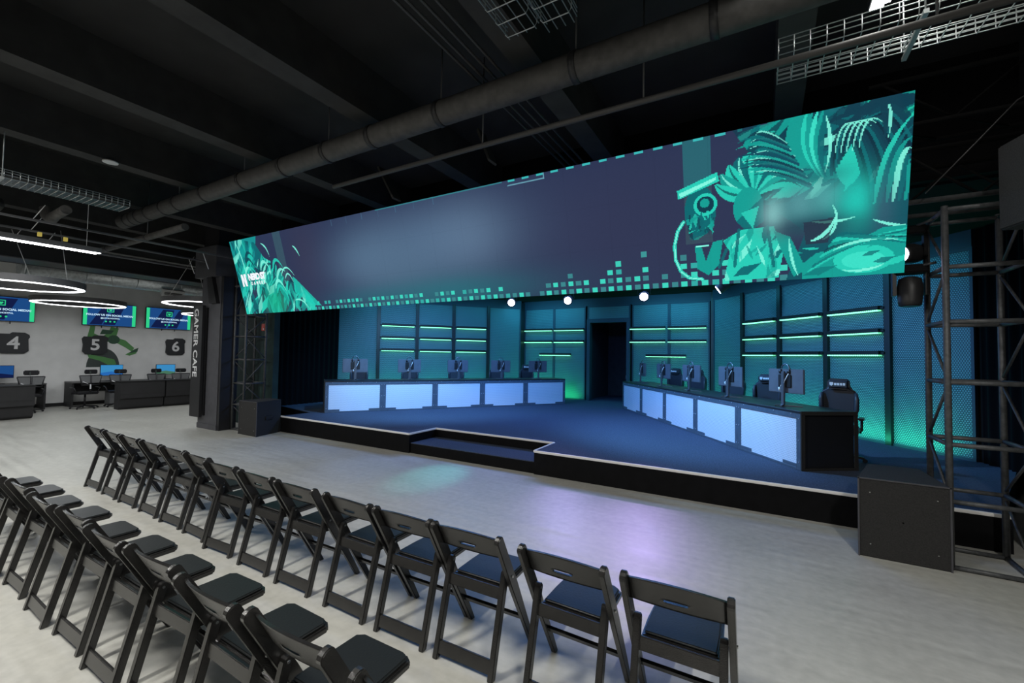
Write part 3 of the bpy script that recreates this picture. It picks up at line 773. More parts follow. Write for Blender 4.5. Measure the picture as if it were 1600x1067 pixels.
for y, z in ((5.16, 3.20), (5.16, 3.66), (5.66, 3.20), (5.66, 3.66)):
    MB().tube([(-9.98, y - .03, z), (2.9, y - .03, z)], .024, 8).build('chord', M['truss_shaded' if z > 3.2 else 'truss'], ht)  # upper chords take the shade-darkened steel
x = -9.9; k = 0
dbm = MB(); dbm2 = MB()
while x < 2.6:
    dbm.tube([(x, 5.13, 3.2 if k % 2 else 3.66), (x + .5, 5.13, 3.66 if k % 2 else 3.2)], .0125, 6)
    dbm2.tube([(x, 5.63, 3.66 if k % 2 else 3.2), (x + .5, 5.63, 3.2 if k % 2 else 3.66)], .0125, 6)
    x += .5; k += 1
dbm.build('lattice', M['truss_shaded'], ht); dbm2.build('lattice', M['truss_shaded'], ht)
# stage boxes in front of the towers
def sub_box(name, label, poly, h, handle=None):
    t = thing(name, label, 'box')
    MB().prism(poly, .0, h).build('body', M['subbox'], t, bevel=.008)
    sc = MB(); (ax, ay), (bx, by) = poly[0], poly[1]
    for s in (.14, .5, .86):
        for z in (.12, .58): 
            if s == .5: z = .35
            sc.lathe([(.006, 0), (.005, .004)], (ax + (bx - ax) * s, ay - .002, z), Matrix.Rotation(PI / 2, 3, 'X'), 8)
    sc.build('screws', M['rivet'], t)
    tr = MB(); e = [(ax, ay), (bx, by)]
    tr.bar((ax, ay - .003, h - .004), (bx, by - .003, h - .004), .012, .012); tr.bar((bx - .006, by - .003, 0), (bx - .006, by - .003, h), .012, .012); tr.bar((ax + .006, ay - .003, 0), (ax + .006, ay - .003, h), .012, .012)
    tr.build('edge_trim', M['column'], t)
    return t
rb = sub_box('stage_box', 'large black carpeted box in front of the right truss tower', [(.744, 5.075), (1.374, 5.075), (1.374, 5.14), (1.34, 5.79), (.93, 5.79)], .706)
lb = sub_box('stage_box', 'small black carpeted box beside the left truss tower, recessed handle on side', [(-9.81, 5.20), (-9.13, 5.20), (-9.335, 5.85), (-9.81, 5.85)], .722)
hd = MB(); hd.bar((-9.19, 5.42, .36), (-9.24, 5.60, .36), .03, .07); hd.build('handle', M['mon_dark'], lb)

# ------------------------------------------------------------------ stage lights
def par(loc, target, label, group='white stage lights under the screen'):
    t = thing('stage_light', label, 'light', loc, 0, group)
    d = (Vector(target) - Vector(loc)).normalized(); q = d.to_track_quat('Z', 'Y').to_matrix()
    MB().lathe([(.05, -.24), (.09, -.20), (.105, -.02), (.115, 0), (.10, .0)], (0, 0, 0), q, 20).build('can', M['fixture'], t)
    MB().lathe([(.085, .0), (.085, .006)], (0, 0, 0), q, 20).build('lens', M['lens'], t)
    up = 3.72 - loc[2]
    yk = MB(); sx = q @ Vector((1, 0, 0)); sx = Vector((sx.x, sx.y, 0)).normalized() * .13
    yk.tube([sx + d * -.1, sx + Vector((0, 0, .2)), -sx + Vector((0, 0, .2)), -sx + d * -.1], .010, 6); yk.tube([(0, 0, .2), (0, 0, .40)], .012, 6)
    yk.build('yoke', M['fixture'], t)
    return t
LP = MB().tube([(-9.5, 9.55, 3.56), (.9, 9.55, 3.56)], .025, 8).build('lighting_pipe', M['truss'], None, label='dark lighting pipe hung across the stage under its ceiling', cat='pipe')
hg = MB()
pl_ = [(-5.572, 9.55, 3.134), (-4.02, 9.55, 3.108), (-2.24, 9.55, 3.102), (-.777, 9.55, 3.16)]
lab = ['round white stage light left of the stage doorway, leftmost glowing one', 'round white stage light just left above the stage doorway', 'round white stage light above right doorway wall, brightest', 'stage light turned down to the right desks, lens seen edge-on']
tg = [(-2., 2, .4), (-3., 2., .4), (-1.4, 2., .3), (-4.6, 9.3, .6)]
for p, l, g in zip(pl_, lab, tg): par(p, g, l)
# moving heads by the right end of the screen
def moving(loc, target, label, lit):
    t = thing('moving_head_light', label, 'light', loc, 0, 'moving head lights by the right truss tower')
    d = (Vector(target) - Vector(loc)).normalized(); q = d.to_track_quat('Z', 'Y').to_matrix()
    MB().lathe([(.045, -.15), (.085, -.13), (.10, -.04), (.09, .09), (.085, .13)], (0, 0, 0), q, 20).build('head', M['fixture'], t)
    MB().lathe([(.078, .131), (.07, .138)], (0, 0, 0), q, 20).build('lens', M['lens'] if lit else M['mon_dark'], t)
    b = MB(); b.box((0, 0, .22), (.24, .18, .08)); b.build('base', M['black_wall'], t, bevel=.01)
    y = MB(); y.bar((-.12, 0, .2), (-.12, 0, -.03), .03, .07, (0, 1, 0)); y.bar((.12, 0, .2), (.12, 0, -.03), .03, .07, (0, 1, 0)); y.build('yoke', M['fixture'], t)
    return t
moving((1.245, 5.62, 2.83), (-1.0, 3.2, 2.4), 'moving head light glowing white at the right edge of the screen', True)
moving((1.235, 5.55, 2.44), (1.2, 5.5, .2), 'black moving head light pointing down beside the right truss tower', False)
for a_, b_, l_ in (((1.385, 5.4, 2.69), (1.24, 5.55, 2.68), 'short steel arm holding the lower black light beside the right tower'), ((1.385, 5.4, 3.1), (1.25, 5.62, 3.08), 'short steel arm holding the glowing light beside the right tower')):
    MB().tube([a_, b_], .012, 6).build('light_bracket', M['truss'], None, label=l_, cat='bracket')
# hanging loudspeaker far right
spk = thing('loudspeaker', 'black loudspeaker hanging at the right edge above the truss tower', 'speaker', (1.86, 4.62, 2.80), .28)
MB().b2((-.2, -.2, 0), (.36, .25, .66)).build('cabinet', M['subbox'], spk, bevel=.012)
MB().b2((-.18, -.208, .03), (.34, -.2, .63)).build('grille', M['fascia'], spk)
for z_ in (.18, .48): MB().lathe([(.13, 0), (.115, .006), (.105, .002)], (.08, -.209, z_), Matrix.Rotation(PI / 2, 3, 'X'), 28).build('woofer', M['resin'], spk)
MB().tube([(.0, 0, .66), (.0, 0, 2.25)], .006, 6).build('cable', M['fixture'], spk)

# ------------------------------------------------------------------ audience folding chairs
def make_folding_chair():
    t = thing('folding_chair', 'x', 'chair', (0, 0, 0), 0, 'black folding chairs in rows facing the stage')
    zt = .775; yf = .42
    for sx in (-1, 1):      # front legs run up to become the back posts
        b = MB(); X = sx * .222
        top = Vector((X, .0, zt - .02)); foot = Vector((X, yf, .0))
        d = (foot - top).normalized(); n = d.cross(Vector((1, 0, 0))).normalized()
        # tapered flat post with rounded top
        prof = []
        for k in range(7):
            a = PI * k / 6; prof.append(top - d * (.022 * math.sin(a)) + n * (.030 * math.cos(a)))
        w2 = .022; prof.append(top + d * .36 - n * .034)
        prof_e = top + d * .36 + n * .030
        prof += [foot - n * w2 + Vector((0, w2 * 0, .0)), foot + n * w2]
        prof[-1].z = 0; prof[-2].z = 0; prof.append(prof_e)
        A = [b.bm.verts.new(p + Vector((-.015, 0, 0))) for p in prof]; B = [b.bm.verts.new(p + Vector((.015, 0, 0))) for p in prof]
        b.bm.faces.new(A); b.bm.faces.new(B[::-1])
        for i in range(len(A)): b.bm.faces.new((A[(i + 1) % len(A)], A[i], B[i], B[(i + 1) % len(A)]))
        b.build('leg', M['resin'], t, bevel=.004)
        # rear leg
        b = MB(); X = sx * .188
        top = Vector((X, .135, .515)); foot = Vector((X, .0, .0)); d = (foot - top).normalized(); n = d.cross(Vector((1, 0, 0))).normalized(); prof = []
        for k in range(7):
            a = PI * k / 6; prof.append(top - d * (.022 * math.sin(a)) + n * (.021 * math.cos(a)))
        prof += [foot - n * .02, foot + n * .02]; prof[-1].z = 0; prof[-2].z = 0
        A = [b.bm.verts.new(p + Vector((-.017, 0, 0))) for p in prof]; B = [b.bm.verts.new(p + Vector((.017, 0, 0))) for p in prof]
        b.bm.faces.new(A); b.bm.faces.new(B[::-1])
        for i in range(len(A)): b.bm.faces.new((A[(i + 1) % len(A)], A[i], B[i], B[(i + 1) % len(A)]))
        l = b.build('leg', M['resin'], t, bevel=.004)
        MB().tube([(sx * .17, .137, .513), (sx * .242, .137, .513)], .007, 10).build('rivet', M['rivet'], l)
    # curved backrest with hand slot
    b = MB(); nu, nv = 24, 11; grid = {}
    for s_ in (0, 1):
        for i in range(nu + 1):
            uu = -1 + 2 * i / nu
            for j in range(nv + 1):
                f = j / nv
                z0 = .625 + .012 * (1 - uu * uu); z1 = .752 + .028 * (1 - uu ** 2)
                z = z0 + (z1 - z0) * f
                ysl = (zt - z) / zt * yf
                y = ysl - .028 * (1 - uu * uu) + (.014 if s_ else 0)
                grid[s_, i, j] = b.bm.verts.new((uu * .209, y, z))
    hole = lambda i, j: 9 <= i <= 14 and j == 3
    for i in range(nu):
        for j in range(nv):
            if hole(i, j): continue
            for s_ in (0, 1):
                q = [grid[s_, i, j], grid[s_, i + 1, j], grid[s_, i + 1, j + 1], grid[s_, i, j + 1]]
                f = b.bm.faces.new(q if s_ == 0 else q[::-1]); f.smooth = True
            for di, dj, e in ((-1, 0, ((i, j), (i, j + 1))), (1, 0, ((i + 1, j), (i + 1, j + 1))), (0, -1, ((i, j), (i + 1, j))), (0, 1, ((i, j + 1), (i + 1, j + 1)))):
                ii, jj = i + di, j + dj
                if ii < 0 or jj < 0 or ii >= nu or jj >= nv or hole(ii, jj):
                    b.bm.faces.new((grid[0, *e[0]], grid[0, *e[1]], grid[1, *e[1]], grid[1, *e[0]]))
    b.build('backrest', M['resin'], t)
    # seat shell and pad
    seat = MB().prism([(-.172, .135), (.172, .135), (.176, .30), (.170, .475), (.13, .50), (-.13, .50), (-.170, .475), (-.176, .30)], .405, .437).build('seat', M['resin'], t, bevel=.008)
    MB().prism([(-.160, .145), (.160, .145), (.163, .30), (.158, .465), (.122, .49), (-.122, .49), (-.158, .465), (-.163, .30)], .4375, .453).build('seat_pad', M['vinyl'], seat, bevel=.007, seg=3)
    # cross members
    MB().bar((-.176, .112, .412), (.176, .112, .412), .022, .062, (0, .2, 1)).build('rear_crossbar', M['resin'], t, bevel=.004)
    MB().bar((-.176, .014, .062), (.176, .014, .062), .020, .072, (0, .25, 1)).build('rear_rail', M['resin'], t, bevel=.004)
    MB().bar((-.210, .318, .19), (.210, .318, .19), .018, .035, (0, -.54, 1)).build('front_stretcher', M['resin'], t, bevel=.003)
    return t
fc0 = make_folding_chair()
row1 = [-7.614, -7.043, -6.518, -5.967, -5.431, -4.916, -4.386, -3.82, -3.282, -2.70, -2.189, -1.705, -1.111, -.575]
y1 = [2.15, 2.14, 2.135, 2.13, 2.12, 2.105, 2.055, 2.045, 2.035, 2.03, 2.03, 2.035, 2.02, 2.03]
tw1 = [.03, -.02, .01, -.01, .02, -.02, .05, .0, .01, -.01, .02, .02, -.02, .01]
row2 = [-6.62, -6.06, -5.52, -4.96, -4.368, -3.845, -3.312, -2.805, -2.25, -1.725, -1.113]
tw2 = [.0, .02, -.02, .01, -.02, .01, .0, .03, -.02, .01, -.03]
for i, (x, y, a) in enumerate(zip(row1, y1, tw1)):
    n = len(row1)
    l = 'black folding chair in the row nearest the stage, ' + ('at its left end' if i == 0 else 'at its right end' if i == n - 1 else (ORD[i] + ' from its left end') if i < 7 else (ORD[n - 1 - i] + ' from its right end'))
    loc = (x + .236, y, 0)
    if i == 0: fc0.location = loc; fc0.rotation_euler.z = a; fc0['label'] = l
    else: dup(fc0, loc, a, l)
for i, (x, a) in enumerate(zip(row2, tw2)):
    n = len(row2)
    l = 'black folding chair in the rear row nearest the camera, ' + ('at its right end' if i == n - 1 else ORD[n - 1 - i] + ' from its right end')
    dup(fc0, (x + .236, .965 + (.01 if i % 2 else -.01), 0), a, l)

# ------------------------------------------------------------------ column with sign
col = thing('wrapped_column', 'dark square column left of the stage with vertical cafe sign', 'column', (0, 0, 0))
MB().b2((-11.42, 5.13, .12), (-10.59, 5.40, 3.47)).build('shaft', M['column'], col)
MB().b2((-11.43, 5.115, 0), (-10.57, 5.41, .12)).build('plinth', M['column'], col, bevel=.005)
MB().b2((-11.52, 5.0, 3.47), (-10.58, 5.5, 4.17)).build('cap_box', M['column'], col, bevel=.01)
MB().b2((-11.35, 5.1, 4.17), (-10.7, 5.4, CEIL)).build('upper_shaft', M['column_dark'], col)
MB().b2((-10.585, 5.14, .0), (-10.5, 5.5, 3.46)).build('side_panel', M['column_dark'], col)
br = MB().plate([(-11.08, 3.47), (-10.86, 3.47), (-10.62, 2.86), (-10.94, 2.86)], 5.05, 5.13); br.build('slanted_cover', M['column_dark'], col)
sg = MB().b2((-11.60, 5.03, .26), (-11.16, 5.09, 2.83)).build('sign_board', M['column_dark'], col)
MB().b2((-11.14, 5.10, .30), (-11.10, 5.13, 2.78)).build('sign_shadow_gap', M['black_wall'], col)
text_mesh('sign_lettering', 'GAMER CAFE', .265, M['sign_white'], sg, Matrix.Translation((-11.43, 5.026, 1.97)) @ Matrix.Rotation(PI / 2, 4, 'X') @ Matrix.Rotation(-PI / 2, 4, 'Z'), bold=.006, space=1.02)
al = thing('fire_alarm', 'small red fire alarm box on the dark wall beside the column', 'alarm', (-10.32, 5.95, 2.28))
MB().b2((-.07, 0, 0), (.07, .05, .17)).build('case', M['red'], al, bevel=.006); MB().b2((-.0, -.006, .02), (.04, 0, .06)).build('strobe', M['white_plastic'], al)

# ------------------------------------------------------------------ overhead pipes, trays, conduits
def pipe(name, label, pts, r, hang=(), m=None, n=16, joints=()):
    t = thing(name, label, 'pipe')
    MB().tube(pts, r, n).build('pipe_run', m or M['pipe'], t)
    for p in joints:
        d = (Vector(pts[1]) - Vector(pts[0])).normalized(); p = Vector(p)
        MB().tube([p - d * .03, p + d * .03], r * 1.06, n).build('clamp', M['fixture'], t)
    for p in hang: MB().tube([p, (p[0], p[1], 4.99)], .008, 6).build('hanger_rod', M['grey_fixture'], t)
    return t
PR = .125
pipe('drain_pipe', 'thick dark pipe running across the ceiling in front of the screen', [(-10.9, 3.45, 4.28), (4.5, 3.45, 4.28)], PR, [(-8.6, 3.45, 4.4), (-6.6, 3.45, 4.4), (-4.7, 3.45, 4.4), (-2.9, 3.45, 4.4), (-1.4, 3.45, 4.4)], joints=[(x, 3.45, 4.28) for x in (-10.6, -10.35, -10.1, -9.7, -9.1, -8.6, -7.7, -6.6, -5.6, -4.7, -3.9, -2.9, -1.4, -.3)])
pipe('drain_pipe', 'shorter dark pipe low over the cafe entrance, parallel to the thick one', [(-12.35, 3.6, 3.93), (-8.7, 3.6, 3.93)], .06, [(-10.2, 3.6, 3.98)], joints=[(-12.1, 3.6, 3.93), (-10.2, 3.6, 3.93)])
pipe('ceiling_conduit', 'thin dark pipe along the ceiling just above the screen', [(-5.03, 3.79, 4.02), (4.5, 3.79, 4.02)], .028, [(-.9, 3.79, 4.02), (-2.6, 3.79, 4.02), (1.0, 3.79, 4.02)], M['conduit'], 8)
for i, x in enumerate((-2.42, -2.34, -2.24, -2.14)):
    pipe('ceiling_conduit', '%s of four thin conduits running together into the depth, left to right' % ORD[i], [(x, -2, 4.46), (x, 7, 4.46)], .013, (), M['conduit'], 6)
def tray(label, x0, x1, y0, y1, z, h, along='y', pitch=.1, nw=4, rods=()):
    t = thing('cable_tray', label, 'cable tray', (0, 0, 0), 0, 'wire basket cable trays')
    lw = MB(); r = .0042
    L0, L1 = (y0, y1) if along == 'y' else (x0, x1); A0, A1 = (x0, x1) if along == 'y' else (y0, y1)
    P = (lambda l, a, zz: (a, l, zz)) if along == 'y' else (lambda l, a, zz: (l, a, zz))
    for k in range(nw + 1): a = A0 + .02 + (A1 - A0 - .04) * k / nw; lw.tube([P(L0, a, z), P(L1, a, z)], r, 5)
    for a in (A0, A1):
        for q in (.35, .7, 1.): lw.tube([P(L0, a, z + h * q), P(L1, a, z + h * q)], r, 5)
    lw.build('long_wires', M['wire'], t)
    cw = MB(); l = L0 + .0
    while l <= L1 + 1e-6:
        cw.tube([P(l, A0, z + h), P(l, A0, z + .02), P(l, A0 + .02, z - .005), P(l, A1 - .02, z - .005), P(l, A1, z + .02), P(l, A1, z + h)], r, 5); l += pitch
    cw.build('cross_wires', M['wire'], t)
    for (l, zt_) in rods:
        for a in (A0 - .03, A1 + .03): MB().tube([P(l, a, z - .02), P(l, a, zt_)], .006, 6).build('hanger_rod', M['wire'], t)
        MB().bar(P(l, A0 - .05, z - .025), P(l, A1 + .05, z - .025), .03, .03).build('strut', M['wire'], t)
    return t
tray('silver wire cable tray above the cafe side, upper left', -8.72, -8.30, -1.5, 2.70, 3.93, .10, pitch=.07, nw=9, rods=[(1.42, 4.99)])
tray('silver wire basket tray, left one of the pair at the top centre', -1.70, -1.43, .8, 2.79, 4.2, .10, pitch=.14, nw=3)
tray('silver wire basket tray, right one of the pair at the top centre', -1.40, -1.16, .8, 2.87, 4.2, .10, pitch=.14, nw=3)
tray('silver wire cable tray across the top right above the screen', .115, 5.0, 3.96, 4.42, 4.2, .12, along='x', pitch=.105, nw=6, rods=[(.98, 4.99)])
for i, (a, b) in enumerate((((-4.95, 4.55, 4.55), (-4.62, 4.55, 4.02)), ((-2.98, 4.3, 4.5), (-2.80, 4.3, 4.08)))):
    MB().bar(a, b, .03, .16, (0, 1, 0)).build('ceiling_brace', M['beam'], None, label='flat dark brace under the ceiling above the screen, %s' % ('left one' if i == 0 else 'right one'), cat='brace')
# right side lattice of the lighting truss seen past the screen
lt = thing('ceiling_truss', 'dark lattice truss high behind the right end of the screen', 'truss')
for y, z in ((5.3, 3.98), (5.75, 3.98), (5.3, 4.42)):
    MB().tube([(.9, y, z), (4.4, y, z)], .022, 8).build('chord', M['truss_shaded'], lt)
for k in range(6):
    x = 1.0 + k * .5
    MB().tube([(x, 5.3, 3.98), (x + .5, 5.75, 3.98)], .012, 6).build('lattice_bar', M['truss_shaded'], lt)
    MB().tube([(x, 5.3, 3.98 if k % 2 else 4.42), (x + .5, 5.3, 4.42 if k % 2 else 3.98)], .012, 6).build('lattice_bar', M['truss_shaded'], lt)
MB().tube([(1.2, 4.9, 3.2), (1.5, 4.9, 3.55), (1.75, 4.9, 3.85), (2.1, 4.9, 4.05)], .006, 6).build('hanging_cable', M['fixture'], None, label='thin black cable drooping behind the right end of the screen', cat='cable')

# ------------------------------------------------------------------ house lights
def linear(label, x, y0, y1, z, m='house_led', w=.09, rods=True):
    t = thing('linear_light', label, 'light', (x, (y0 + y1) / 2, z), 0, 'linear ceiling lights')
    L = y1 - y0
    MB().b2((-w / 2 - .01, -L / 2, 0.005), (w / 2 + .01, L / 2, .09)).build('housing', M['grey_fixture'], t, bevel=.004)
    MB().b2((-w / 2, -L / 2 + .01, -.004), (w / 2, L / 2 - .01, .004)).build('diffuser', M[m], t)
    if rods:
        for yy_ in (-L / 2 + .2, L / 2 - .2): MB().tube([(0, yy_, .09), (0, yy_, 4.99 - z)], .004, 5).build('suspension_wire', M['white_wire'], t)
    return t
linear('bright white linear ceiling light at the top edge above the screen', .85, 2.3, 4.68, 4.78)
linear('long glowing linear light crossing the upper left over the cafe entrance', -10.45, 0.2, 3.02, 3.52, 'white_led', .06)
for i, (cx_, cy_, z) in enumerate(((-12.75, 2.48, 3.0), (-16.25, 4.32, 3.0), (-12.95, 5.92, 3.0), (-16.3, 7.75, 3.0))):
    t = thing('ring_light', ['glowing ring light nearest the left edge, above screen four', 'glowing ring light hanging before the middle cafe television', 'glowing ring light partly hidden by the column, nearer one', 'glowing ring light partly hidden by the column, farther lower one'][i], 'light', (cx_, cy_, z), 0, 'ring lights over the cafe')
    MB().ring((0, 0), .82, .96, .012, .14).build('housing', M['grey_fixture'], t)
    MB().ring((0, 0), .85, .94, 0, .012).build('diffuser', M['white_led'], t)
    for k in range(3):
        a = .6 + k * 2 * PI / 3
        MB().tube([(.9 * math.cos(a), .9 * math.sin(a), .1), (.55 * math.cos(a + .5), .55 * math.sin(a + .5), 1.2)], .006, 5).build('suspension_wire', M['white_wire'], t)

# ------------------------------------------------------------------ cafe ceiling services
dt = thing('round_duct', 'large round galvanised air duct along the cafe wall', 'duct')
MB().tube([(-17.3, 3.35, 4.02), (-17.3, 12, 4.02)], .30, 28).build('duct_run', M['duct'], dt)
for k in range(7): MB().tube([(-17.3, 3.4 + 1.2 * k, 4.02), (-17.3, 3.44 + 1.2 * k, 4.02)], .308, 28).build('seam_band', M['duct'], dt)
vt = thing('air_vent', 'white rectangular grille on the round duct', 'vent', (-17.0, 6.75, 3.70), 0)
MB().box((0, 0, .0), (.12, .62, .22), Matrix.Rotation(.5, 3, 'Y')).build('frame', M['vent'], vt); 
sl = MB()
for k in range(4): sl.box((.06, 0, -.07 + .045 * k), (.03, .5, .015), Matrix.Rotation(.5, 3, 'Y'))
sl.build('slats', M['grey_fixture'], vt)
rd = thing('rectangular_duct', 'wide black rectangular duct over the cafe aisle', 'duct')
MB().b2((-15.2, -2, 3.78), (-14.3, 12, 4.2)).build('duct_run', M['fixture'], rd)
MB().b2((-14.31, -2, 3.765), (-14.27, 12, 3.79)).b2((-15.23, -2, 3.765), (-15.19, 12, 3.79)).build('edge_angle', M['grey_fixture'], rd)
for i, (x, z) in enumerate(((-9.95, 3.78), (-11.0, 3.80), (-13.2, 3.95), (-12.0, 3.76))):
    t = thing('strut_channel', 'thin grey strut rail over the cafe, %s from the camera' % ORD[i], 'rail')
    MB().b2((x - .02, -.5, z), (x + .02, 9, z + .03)).build('rail', M['grey_fixture'], t)
    for k in range(6):
        y = .9 + k * 1.15 + .2 * i
        if i == 1 and abs(y - 3.6) < .3: continue
        (MB().tube([(x, y, z + .03), (x + (.12 if k % 2 else -.1), y + (.1 if k % 3 else -.12), z + .26)], .006, 5).build('wire_hanger', M['white_wire'], t) if k in (1, 4) else None)
        if k in (0, 3) and i < 2: MB().tube([(x, y + .1, z), (x - .15, y + .28, z - .28)], .007, 5).build('wire_hanger', M['white_wire'], t)
dl = thing('duct_elbow', 'short round grey duct elbow under the cafe ceiling', 'duct')
MB().tube([(-9.35, 2.27, 3.93), (-9.9, 2.28, 3.92), (-10.1, 2.28, 3.90), (-10.25, 2.27, 3.97), (-10.28, 2.26, 4.1)], [.07, .07, .085, .085, .085], 14).build('elbow', M['pipe'], dl)
dl = thing('duct_branch', 'grey cylindrical duct piece at the left edge under the tray', 'duct')
MB().tube([(-9.2, .6, 4.0), (-10.4, 1.72, 4.02)], .13, 16).build('duct_run', M['pipe'], dl)
for i, (x, y) in enumerate(((-10.93, 2.34), (-10.99, 2.68))):
    MB().box((x, y, 3.765), (.05, .05, .07)).build('junction_box', M['yellow'], None, label='small yellow box under the cafe ceiling, %s one' % ('left' if i == 0 else 'right'), cat='box')
MB().tube([(-8.19, 2.42, 4.497), (-8.19, 2.42, 4.48)], .09, 20).build('smoke_detector', M['vent'], None, label='flat white disc detector on a ceiling beam above the tray', cat='detector')
MB().tube([(-13.3, 6.2, 3.55), (-13.3, 6.2, 3.62)], .09, 14).build('sensor', M['vent'], None, label='small white ceiling sensor beside the column top', cat='sensor')

# ------------------------------------------------------------------ cafe wall: televisions, numbers, mural
def tv(label, y0, y1, z0, z1):
    t = thing('television', label, 'television', (-18.93, (y0 + y1) / 2, (z0 + z1) / 2), PI / 2, 'televisions on the cafe wall')
    # local x = -world y ... local -y faces the room (+x)
    w = y1 - y0; h = z1 - z0
    MB().b2((-w / 2, -.12, -h / 2), (w / 2, -.06, h / 2)).build('casing', M['mon_dark'], t, bevel=.005)
    MB().b2((-.15, -.06, -.15), (.15, -.0, .15)).build('wall_mount', M['mon_dark'], t)
    MB().b2((-w / 2 + .015, -.123, -h / 2 + .015), (w / 2 - .015, -.1205, h / 2 - .015)).build('picture', M['tv_blue'], t)
    p = MB()
    for q in range(3):
        x = rnd.uniform(-.3, .3); p.plate([(x - .25, -h / 2 + .04), (x + .05, -h / 2 + .04), (x + .3, h / 2 - .05), (x + .1, h / 2 - .05)], -.1245, -.1235)
    p.build('picture_shade', M['tv_dark'], t)
    g = MB().b2((-w / 2 + .015, -.127, -h / 2 + .02), (-w / 2 + .11, -.1245, h / 2 - .02)).b2((w / 2 - .11, -.127, -h / 2 + .02), (w / 2 - .015, -.1245, h / 2 - .02))
    g.build('green_border', M['tv_green'], t)
    RX = Matrix.Rotation(PI / 2, 4, 'X')
    text_mesh('caption', 'FOLLOW US ON SOCIAL MEDIA!', .082, M['tv_white'], t, Matrix.Translation((0, -.128, -.02)) @ RX, bold=.003)
    text_mesh('caption', '@LOCALHOSTPHL', .058, M['tv_white'], t, Matrix.Translation((0, -.128, -.12)) @ RX, bold=.002)
    ic = MB()
    for k in range(3): ic.lathe([(.026, 0), (.026, .002)], (-.11 + .11 * k, -.127, -.225), Matrix.Rotation(PI / 2, 3, 'X'), 12)
    for a, b in (((-.09, .23), (.09, .25)), ((-.09, .09), (.09, .11)), ((-.09, .09), (-.07, .25)), ((.07, .09), (.09, .25))): ic.b2((a[0], -.129, a[1]), (b[0], -.127, b[1]))
    ic.plate([(0, .12), (.045, .165), (.045, .19), (.02, .2), (0, .185), (-.02, .2), (-.045, .19), (-.045, .165)], -.129, -.127)
    ic.build('icons', M['tv_green'], t)
    for x in (-.2, .2): MB().b2((x - .012, -.09, -h / 2 - .07), (x + .012, -.07, -h / 2)).build('bracket_tab', M['mon_dark'], t)
rnd = random.Random(3)
tv('wall television at the left edge, above the number four sign', 2.66, 4.02, 2.55, 3.26)
tv('middle wall television, above the number five sign and mural', 5.06, 6.43, 2.56, 3.31)
tv('wall television beside the column, above the number six sign', 6.70, 8.09, 2.56, 3.31)
def num(n, yc, w):
    t = thing('number_sign', 'black angular wall sign with a white number %s' % {'4': 'four', '5': 'five', '6': 'six'}[n], 'sign', (-18.945, yc, 1.93), PI / 2, 'number signs on the cafe wall')
    h = .31; w = w / 2
    MB().plate([(-w * .75, -h), (w * .7, -h), (w, -h * .75), (w * .95, .12), (w * 1.05, .18), (w * 1.0, h * .8), (w * .7, h), (-w * .1, h), (-w * .25, h * .85), (-w * .9, h * .85), (-w * 1.05, h * .6), (-w * .95, .0), (-w, -h * .7)], -.05, 0).build('plate', M['sign_black'], t)
    text_mesh('number', n, .50, M['sign_white'], t, Matrix.Translation((0, -.054, -.015)) @ Matrix.Rotation(PI / 2, 4, 'X'), bold=.012)
num('4', 3.64, .62); num('5', 5.43, .62); num('6', 7.67, .60)
mu = thing('wall_mural', 'green and grey painted abstract mural behind the number five sign', 'mural', (-18.948, 5.6, 0), PI / 2)
g = MB()
g.plate([(-.36, 2.2), (-.3, 2.55), (-.18, 2.55), (-.2, 2.3), (0, 2.2), (.15, 2.35), (.22, 2.55), (.42, 2.5), (.36, 2.2), (.1, 2.0), (-.1, 2.05)], -.004, 0)
g.plate([(.35, 2.2), (.62, 2.1), (.86, 1.85), (.8, 1.72), (.62, 1.86), (.4, 2.0)], -.004, 0)
g.plate([(.62, 1.62), (.98, 1.86), (.92, 1.66), (.74, 1.58)], -.005, 0)
g.plate([(-.34, 1.62), (.0, 1.55), (.34, 1.45), (.40, 1.28), (.2, 1.26), (-.05, 1.42), (-.3, 1.5)], -.006, 0)
g.build('green_shapes', M['green'], mu)
g = MB(); g.plate([(-.28, 1.2)] + [(.06 + .42 * math.cos(a), 1.2 + .62 * math.sin(a)) for a in [PI * (1 - k / 14) for k in range(15)]], -.003, 0); g.build('grey_dome', M['mural_grey'], mu)
g = MB(); g.plate([(.30 + .16 * math.cos(a), 2.12 + .15 * math.sin(a)) for a in [2 * PI * k / 14 for k in range(14)]], -.007, 0); g.plate([(.86, 1.8), (.98, 1.86), (.95, 1.72), (.7, 1.66)], -.007, 0); g.plate([(-.06, 2.28), (.22, 2.3), (.3, 2.42), (.0, 2.45)], -.007, 0); g.build('dark_shapes', M['green_dark'], mu)

